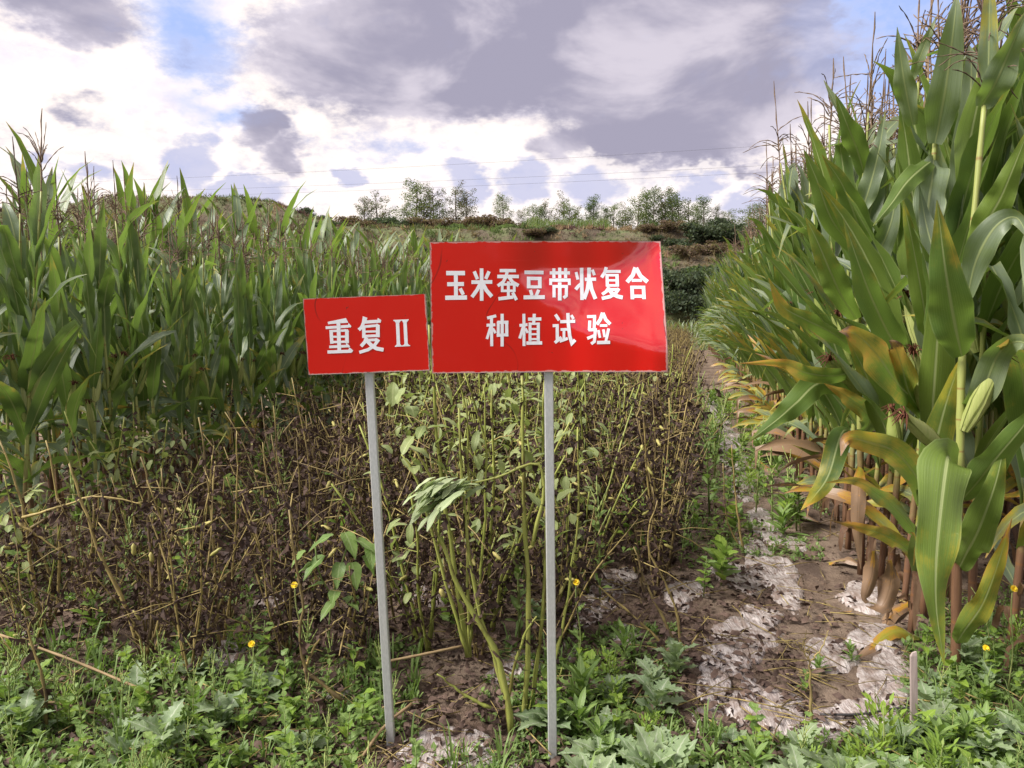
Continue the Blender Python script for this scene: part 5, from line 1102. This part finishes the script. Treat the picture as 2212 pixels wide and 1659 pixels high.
# ------------------------------------------------------------------ hillside: scrub, shrubs, trees, cables
n = 30000
Y = 53 + 57 * RNG.random(n); X = (RNG.random(n) * 2 - 1) * (.72 * Y + 4); k = (Y > 53.5); X, Y = X[k], Y[k]; n = len(X)
gn = fbm(X / 7, Y / 5, 3); g2 = fbm(X / 2.2 + 40, Y / 2.2, 2); pal = np.array([(.105, .060, .055), (.150, .095, .070), (.075, .090, .038), (.27, .19, .12), (.12, .17, .055), (.16, .125, .065)])
w = np.clip((gn * 1.6 + .5), 0, .999); base = np.where(w < .30, 0, np.where(w < .5, 1, np.where(w < .72, 2, 5))); base = np.where(g2 > .27, 3, base); base = np.where((g2 < -.22), 4, base)
e_ = Y + 5 * fbm(X / 17, Y / 40 + 3, 3) + 1.2 * fbm(X / 3.1, Y / 5, 2)
edge = ((e_ > 59) & (e_ < 61.5)) | ((e_ > 67.5) & (e_ < 69.5)) | ((e_ > 78) & (e_ < 80)); base = np.where(edge & (RNG.random(n) < .6), np.where(X / Y > .05, 3, 4), base)
gold = (X / Y > .0) & (X / Y < .30) & (Y > 80) & (Y < 87); 
col = pal[base] * RNG.uniform(.75, 1.3, (n, 1)); col[gold] = np.array([.19, .15, .045]) * RNG.uniform(.8, 1.3, (gold.sum(), 1))
def tuft(seed, nb):
    rs_ = random.Random(seed); mb = MB()
    for q in range(nb):
        a = rs_.uniform(0, 6.28); e = rs_.uniform(.2, 1.5); b = Vector((rs_.uniform(-.4, .4), rs_.uniform(-.4, .4), rs_.uniform(0, .35))); d = Vector((math.cos(a) * math.cos(e), math.sin(a) * math.cos(e), math.sin(e))); s = d.cross(Vector((math.sin(a * 3), math.cos(a * 5), .3))).normalized() * rs_.uniform(.07, .15); l = rs_.uniform(.3, .8)
        mb.add([b - s * .6, b + s * .6, b + d * l], [(0, 1, 2)])
    return mb
tf = [tuft(k, 9) for k in range(5)]
me = mass('hillside_scrub', tf, RNG.integers(0, 5, n), np.stack([X, Y, ground_z(X, Y) - .05], 1), rotm(RNG.uniform(0, 6.28, n)), RNG.uniform(.35, .85, n), [M['scrub']], tint=col)
thing('hillside_scrub', 'brown and olive dry scrub covering the terraced hillside', 'scrub', me=me)['kind'] = 'stuff'
def crown_mesh(seed, shape, nleaf, size, cols):
    """shape: list of (centre, radii) clumps; loose leaf-sized faces through their volume"""
    rg = np.random.default_rng(seed); C = []; 
    wts = np.array([s[1][0] * s[1][1] * s[1][2] for s in shape]); wts = wts ** .7; wts /= wts.sum(); idx = rg.choice(len(shape), nleaf, p=wts)
    d = rg.normal(size=(nleaf, 3)); d /= np.linalg.norm(d, axis=1, keepdims=True); r = rg.random(nleaf) ** .45
    cen = np.array([s[0] for s in shape])[idx]; rad = np.array([s[1] for s in shape])[idx]; P = cen + d * rad * r[:, None]
    a = rg.normal(size=(nleaf, 3)); a /= np.linalg.norm(a, axis=1, keepdims=True); b = np.cross(a, rg.normal(size=(nleaf, 3))); b /= np.linalg.norm(b, axis=1, keepdims=True); s = size * rg.uniform(.5, 1.2, (nleaf, 1))
    co = np.stack([P - a * s, P + b * s * .7, P + a * s, P - b * s * .7], 1).reshape(-1, 3); q = np.arange(nleaf)[:, None] * 4; tri = np.vstack([q + [0, 1, 2], q + [0, 2, 3]])
    cc = np.array(cols)[rg.integers(0, len(cols), nleaf)] * rg.uniform(.7, 1.3, (nleaf, 1))
    return fill_mesh(bpy.data.meshes.new('crown'), co, tri, mats=[M['crown']], cattr={'tint': np.repeat(cc, 4, 0)})
GR = [(.10, .14, .05), (.13, .17, .07), (.075, .11, .045)]; GY = [(.13, .17, .06), (.18, .20, .08), (.10, .14, .05)]; DK = [(.06, .085, .05), (.085, .105, .06), (.055, .07, .045)]; BR = [(.15, .10, .075), (.12, .09, .065), (.17, .14, .08)]
def tree_proto(seed, kind):
    rs_ = random.Random(seed); root = bpy.data.objects.new('hill_tree', None); COL.objects.link(root); mb = MB(); H = 1.0; shape = []
    lean = rs_.uniform(-.04, .04); tube(mb, [(0, 0, -.04), (lean * .3, 0, .3), (lean, 0, .65), (lean * 1.3, 0, .93)], [.016, .012, .007, .002], 6)
    nb = {'poplar': 16, 'round': 13, 'sparse': 12}[kind]
    for k in range(nb):
        z = .10 + .8 * k / nb + rs_.uniform(-.03, .03); a = k * 2.4 + rs_.uniform(-.4, .4); ln = {'poplar': .17, 'round': .30, 'sparse': .25}[kind] * (1.1 - z * .8) * rs_.uniform(.7, 1.25); up = {'poplar': .16, 'round': .08, 'sparse': .18}[kind]
        b = Vector((lean * z, 0, z)); e = b + Vector((math.cos(a) * ln, math.sin(a) * ln, up * rs_.uniform(.5, 1.2))); tube(mb, [b, b.lerp(e, .5) + Vector((0, 0, -.01)), e], [.005, .0035, .001], 4, cap=False)
        for t in (.55, 1.0):
            c = b.lerp(e, t); r_ = rs_.uniform(.06, .12) * (1.15 if kind == 'round' else .9); shape.append((tuple(c), (r_, r_, r_ * 1.25)))
    shape.append(((lean * 1.2, 0, .93), (.03, .03, .07)))
    obj('trunk', mb.mesh('trunk', M['bark']), root)
    o = obj('crown', crown_mesh(seed, shape, {'poplar': 2300, 'round': 3600, 'sparse': 2200}[kind], .0125, {'poplar': GR, 'round': GY, 'sparse': GR + BR}[kind]), root); return root
TP = {k: [tree_proto(1200 + 10 * i + j, k) for j in range(3)] for i, k in enumerate(('poplar', 'round', 'sparse'))}
tused = set()
def put_tree(kind, px, top, Y, label, wid=1.0, name='hill_tree', group='trees along the hill crest'):
    t = at(px, top, Y); z0 = gz(t.x, Y); H = t.z - z0; j = random.randrange(3); pr = TP[kind][j]; rz = random.uniform(0, 6.28)
    if (kind, j) not in tused: tused.add((kind, j)); r = pr; r.location = (t.x, Y, z0); r.rotation_euler = (0, 0, rz)
    else: r = dup(pr, (t.x, Y, z0), rz, 1)
    H *= 1.06; r.scale = (H * wid * 1.5, H * wid * 1.5, H); r['label'] = label; r['category'] = 'tree'; r['group'] = group
TL = {'poplar': 'slender upright pale-leaved tree on the hill crest', 'round': 'rounded yellow-green tree on the hill crest', 'sparse': 'thin sparse-leaved tree on the hill crest'}
for kind, px, top, Y, wid in [('sparse', 787, 432, 102, 1.0), ('sparse', 815, 423, 102, 1.3), ('round', 897, 397, 101, 1.1), ('sparse', 936, 408, 100, 1.0), ('sparse', 915, 425, 101, 1.0), ('sparse', 985, 406, 101, .9), ('sparse', 1008, 412, 101, .9), ('round', 1088, 424, 100, .9), ('round', 880, 440, 101, .9), ('round', 950, 440, 99, .8),
                              ('round', 1150, 448, 95, 1.0), ('sparse', 1180, 440, 94, .8), ('poplar', 1165, 452, 93, .9), ('sparse', 1216, 430, 92, .9), ('round', 1232, 440, 90, 1.0), ('poplar', 1283, 430, 90, .9), ('poplar', 1272, 445, 90, .9), ('round', 1325, 442, 90, 1.0), ('poplar', 1310, 452, 91, .9),
                              ('round', 1378, 424, 90, .9), ('poplar', 1398, 420, 91, .8), ('poplar', 1412, 414, 90, .8), ('sparse', 1438, 412, 92, .8), ('poplar', 1452, 420, 90, .8), ('round', 1470, 430, 90, 1.0), ('sparse', 1490, 440, 90, .9), ('poplar', 1522, 430, 88, 1.0), ('round', 1508, 445, 89, .8), ('sparse', 1552, 448, 88, .9), ('round', 1572, 455, 88, .9), ('round', 1618, 447, 84, 1.3), ('round', 1650, 440, 82, 1.2), ('sparse', 1125, 455, 97, .9), ('sparse', 1245, 455, 92, 1), ('sparse', 1350, 450, 92, 1), ('sparse', 1430, 440, 92, 1)]:
    put_tree(kind, px, top, Y, TL[kind], wid)
for px, top, Y in [(2020, 300, 62), (1995, 360, 60), (2110, 190, 58), (2140, 215, 60), (2085, 250, 62), (2170, 240, 60)]: put_tree('poplar', px, top, Y, 'tall sparse poplar seen through the tops of the right maize', .55, group='poplars behind the right maize')
for k, L_ in TP.items():
    for j, r in enumerate(L_):
        if (k, j) not in tused:
            for c in list(r.children): bpy.data.objects.remove(c)
            bpy.data.objects.remove(r)
def shrub_proto(seed, cols):
    rs_ = random.Random(seed); shape = [((rs_.uniform(-.7, .7), rs_.uniform(-.6, .6), rs_.uniform(.2, .75)), (rs_.uniform(.25, .5), rs_.uniform(.25, .5), rs_.uniform(.22, .42))) for _ in range(11)]
    root = bpy.data.objects.new('shrub', None); COL.objects.link(root); obj('crown', crown_mesh(seed, shape, 1500, .075, cols), root); mb = MB()
    for q in range(5): a = q * 1.3; tube(mb, [(0, 0, -.1), (math.cos(a) * .25, math.sin(a) * .25, .3), (math.cos(a) * .5, math.sin(a) * .5, .7)], [.03, .02, .008], 4, cap=False)
    obj('stems', mb.mesh('stems', M['bark']), root); return root
SP = [shrub_proto(1500 + j, c) for j, c in enumerate((DK, DK, BR, BR, GR, DK + GR))]
SLAB = ['dark green rounded shrub on the hillside', 'dark green rounded shrub on the hillside', 'brown leafless-looking shrub on the hillside', 'brown leafless-looking shrub on the hillside', 'light green shrub on the hillside', 'mixed green shrub on the hillside']
SGRP = ['dark shrubs', 'dark shrubs', 'brown shrubs', 'brown shrubs', 'light green shrubs', 'mixed green shrubs']
sused = set()
def put_shrub(j, x, Y, s, sz):
    loc = (x, Y, gz(x, Y) - .1); props = dict(label=SLAB[j], category='shrub', group=SGRP[j]); pr = SP[j]
    if j not in sused:
        sused.add(j); r = pr; r.location = loc
        for a, b in props.items(): r[a] = b
    else: r = dup(pr, loc, random.uniform(0, 6.28), 1, **props)
    r.scale = (s, s, sz * (.62 if Y > 85 else .72 if Y > 70 else .9))
# the wall of dark shrubs right of the large sign, and the clumps above it
for px, Y, s, sz, j in [(1450, 55, 1.9, 2.4, 0), (1475, 56, 1.8, 2.6, 1), (1500, 55, 1.7, 2.2, 0), (1520, 57, 2.0, 2.6, 5), (1545, 56, 2, 2.6, 1), (1425, 56, 2, 2.2, 5), (1460, 60, 1.6, 1.6, 1), (1510, 61, 1.6, 1.8, 0), (1570, 58, 2, 2.5, 0), (1600, 58, 2, 2.5, 1), (1475, 74, 2.4, 2.4, 0), (1510, 75, 2.6, 2.8, 1), (1545, 75, 2.6, 3.0, 0), (1580, 75, 2.6, 3.2, 1), (1445, 76, 2.2, 1.9, 2), (1490, 79, 1.6, 2.0, 5), (1560, 79, 2, 3.0, 0), (1480, 66, 2, 1.5, 2), (1530, 67, 2, 1.5, 3),
                        (830, 96, 2.8, 2.6, 0), (870, 95, 2.4, 2.4, 1), (800, 95, 2.2, 2.2, 2), (1050, 97, 3.2, 2.8, 3), (1010, 97, 3, 2.6, 2), (960, 96, 2.8, 2.4, 2), (1085, 96, 2.6, 3.0, 2), (1120, 94, 2.4, 2.6, 4), (910, 96, 2.8, 2.4, 3), (760, 95, 2.4, 2.2, 3), (1140, 90, 2.2, 2.2, 4), (1000, 80, 2, 1.6, 4), (1100, 80, 2.2, 1.5, 4), (850, 80, 2, 1.6, 5), (700, 78, 2.4, 1.7, 0), (650, 90, 2.4, 2.2, 0), (600, 92, 2.6, 2.2, 2), (500, 92, 2.4, 2.0, 3), (420, 90, 2.6, 2.2, 1), (700, 100, 1.6, 2.0, 0), (665, 100, 1.4, 2.6, 0), (740, 101, 2.0, 1.8, 2), (560, 76, 2.4, 2, 2), (480, 75, 2.2, 2, 0), (350, 90, 2.4, 2, 2), (1395, 84, 1.2, 2.0, 4), (1200, 84, 1.5, 1.0, 4)]:
    put_shrub(j, (px - 1106) / 1670 * Y, Y, s * .9, sz * .9)
for _ in range(70):
    Y = random.choice([random.uniform(56, 60), random.uniform(64, 68), random.uniform(73, 79), random.uniform(88, 98)]); put_shrub(random.choice([0, 1, 2, 2, 3, 3, 5]), random.uniform(-.5, .42) * Y, Y, random.uniform(.8, 1.8), random.uniform(.7, 1.3))
for lab, a, b in [('highest thin power line crossing the sky above the hill', (100, 398, 96), (1750, 303, 80)), ('middle thin power line crossing the sky', (100, 421, 96), (1750, 347, 80)), ('lowest thin power line crossing the sky', (100, 434, 96), (1750, 362, 80))]:
    A, B = at(*a), at(*b); A, B = A + (A - B) * .5, B + (B - A) * .8; P3 = [A.lerp(B, i / 24) + Vector((0, 0, -1.3 * math.sin(PI * i / 24) + .9)) for i in range(25)]; mb = MB(); tube(mb, [p - A for p in P3], .011, 5)
    thing('power_line', lab, 'power line', A, 0, 'power lines over the hill', mb.mesh('power_line', M['cable']))
print('gz post', gz(.13, 2.49), gz(-.38, 2.5), at(1195, 1648, 2.49), at(1190, 1588, 2.49))
print('objects', len(bpy.data.objects), 'tris', sum(len(m.polygons) for m in bpy.data.meshes))
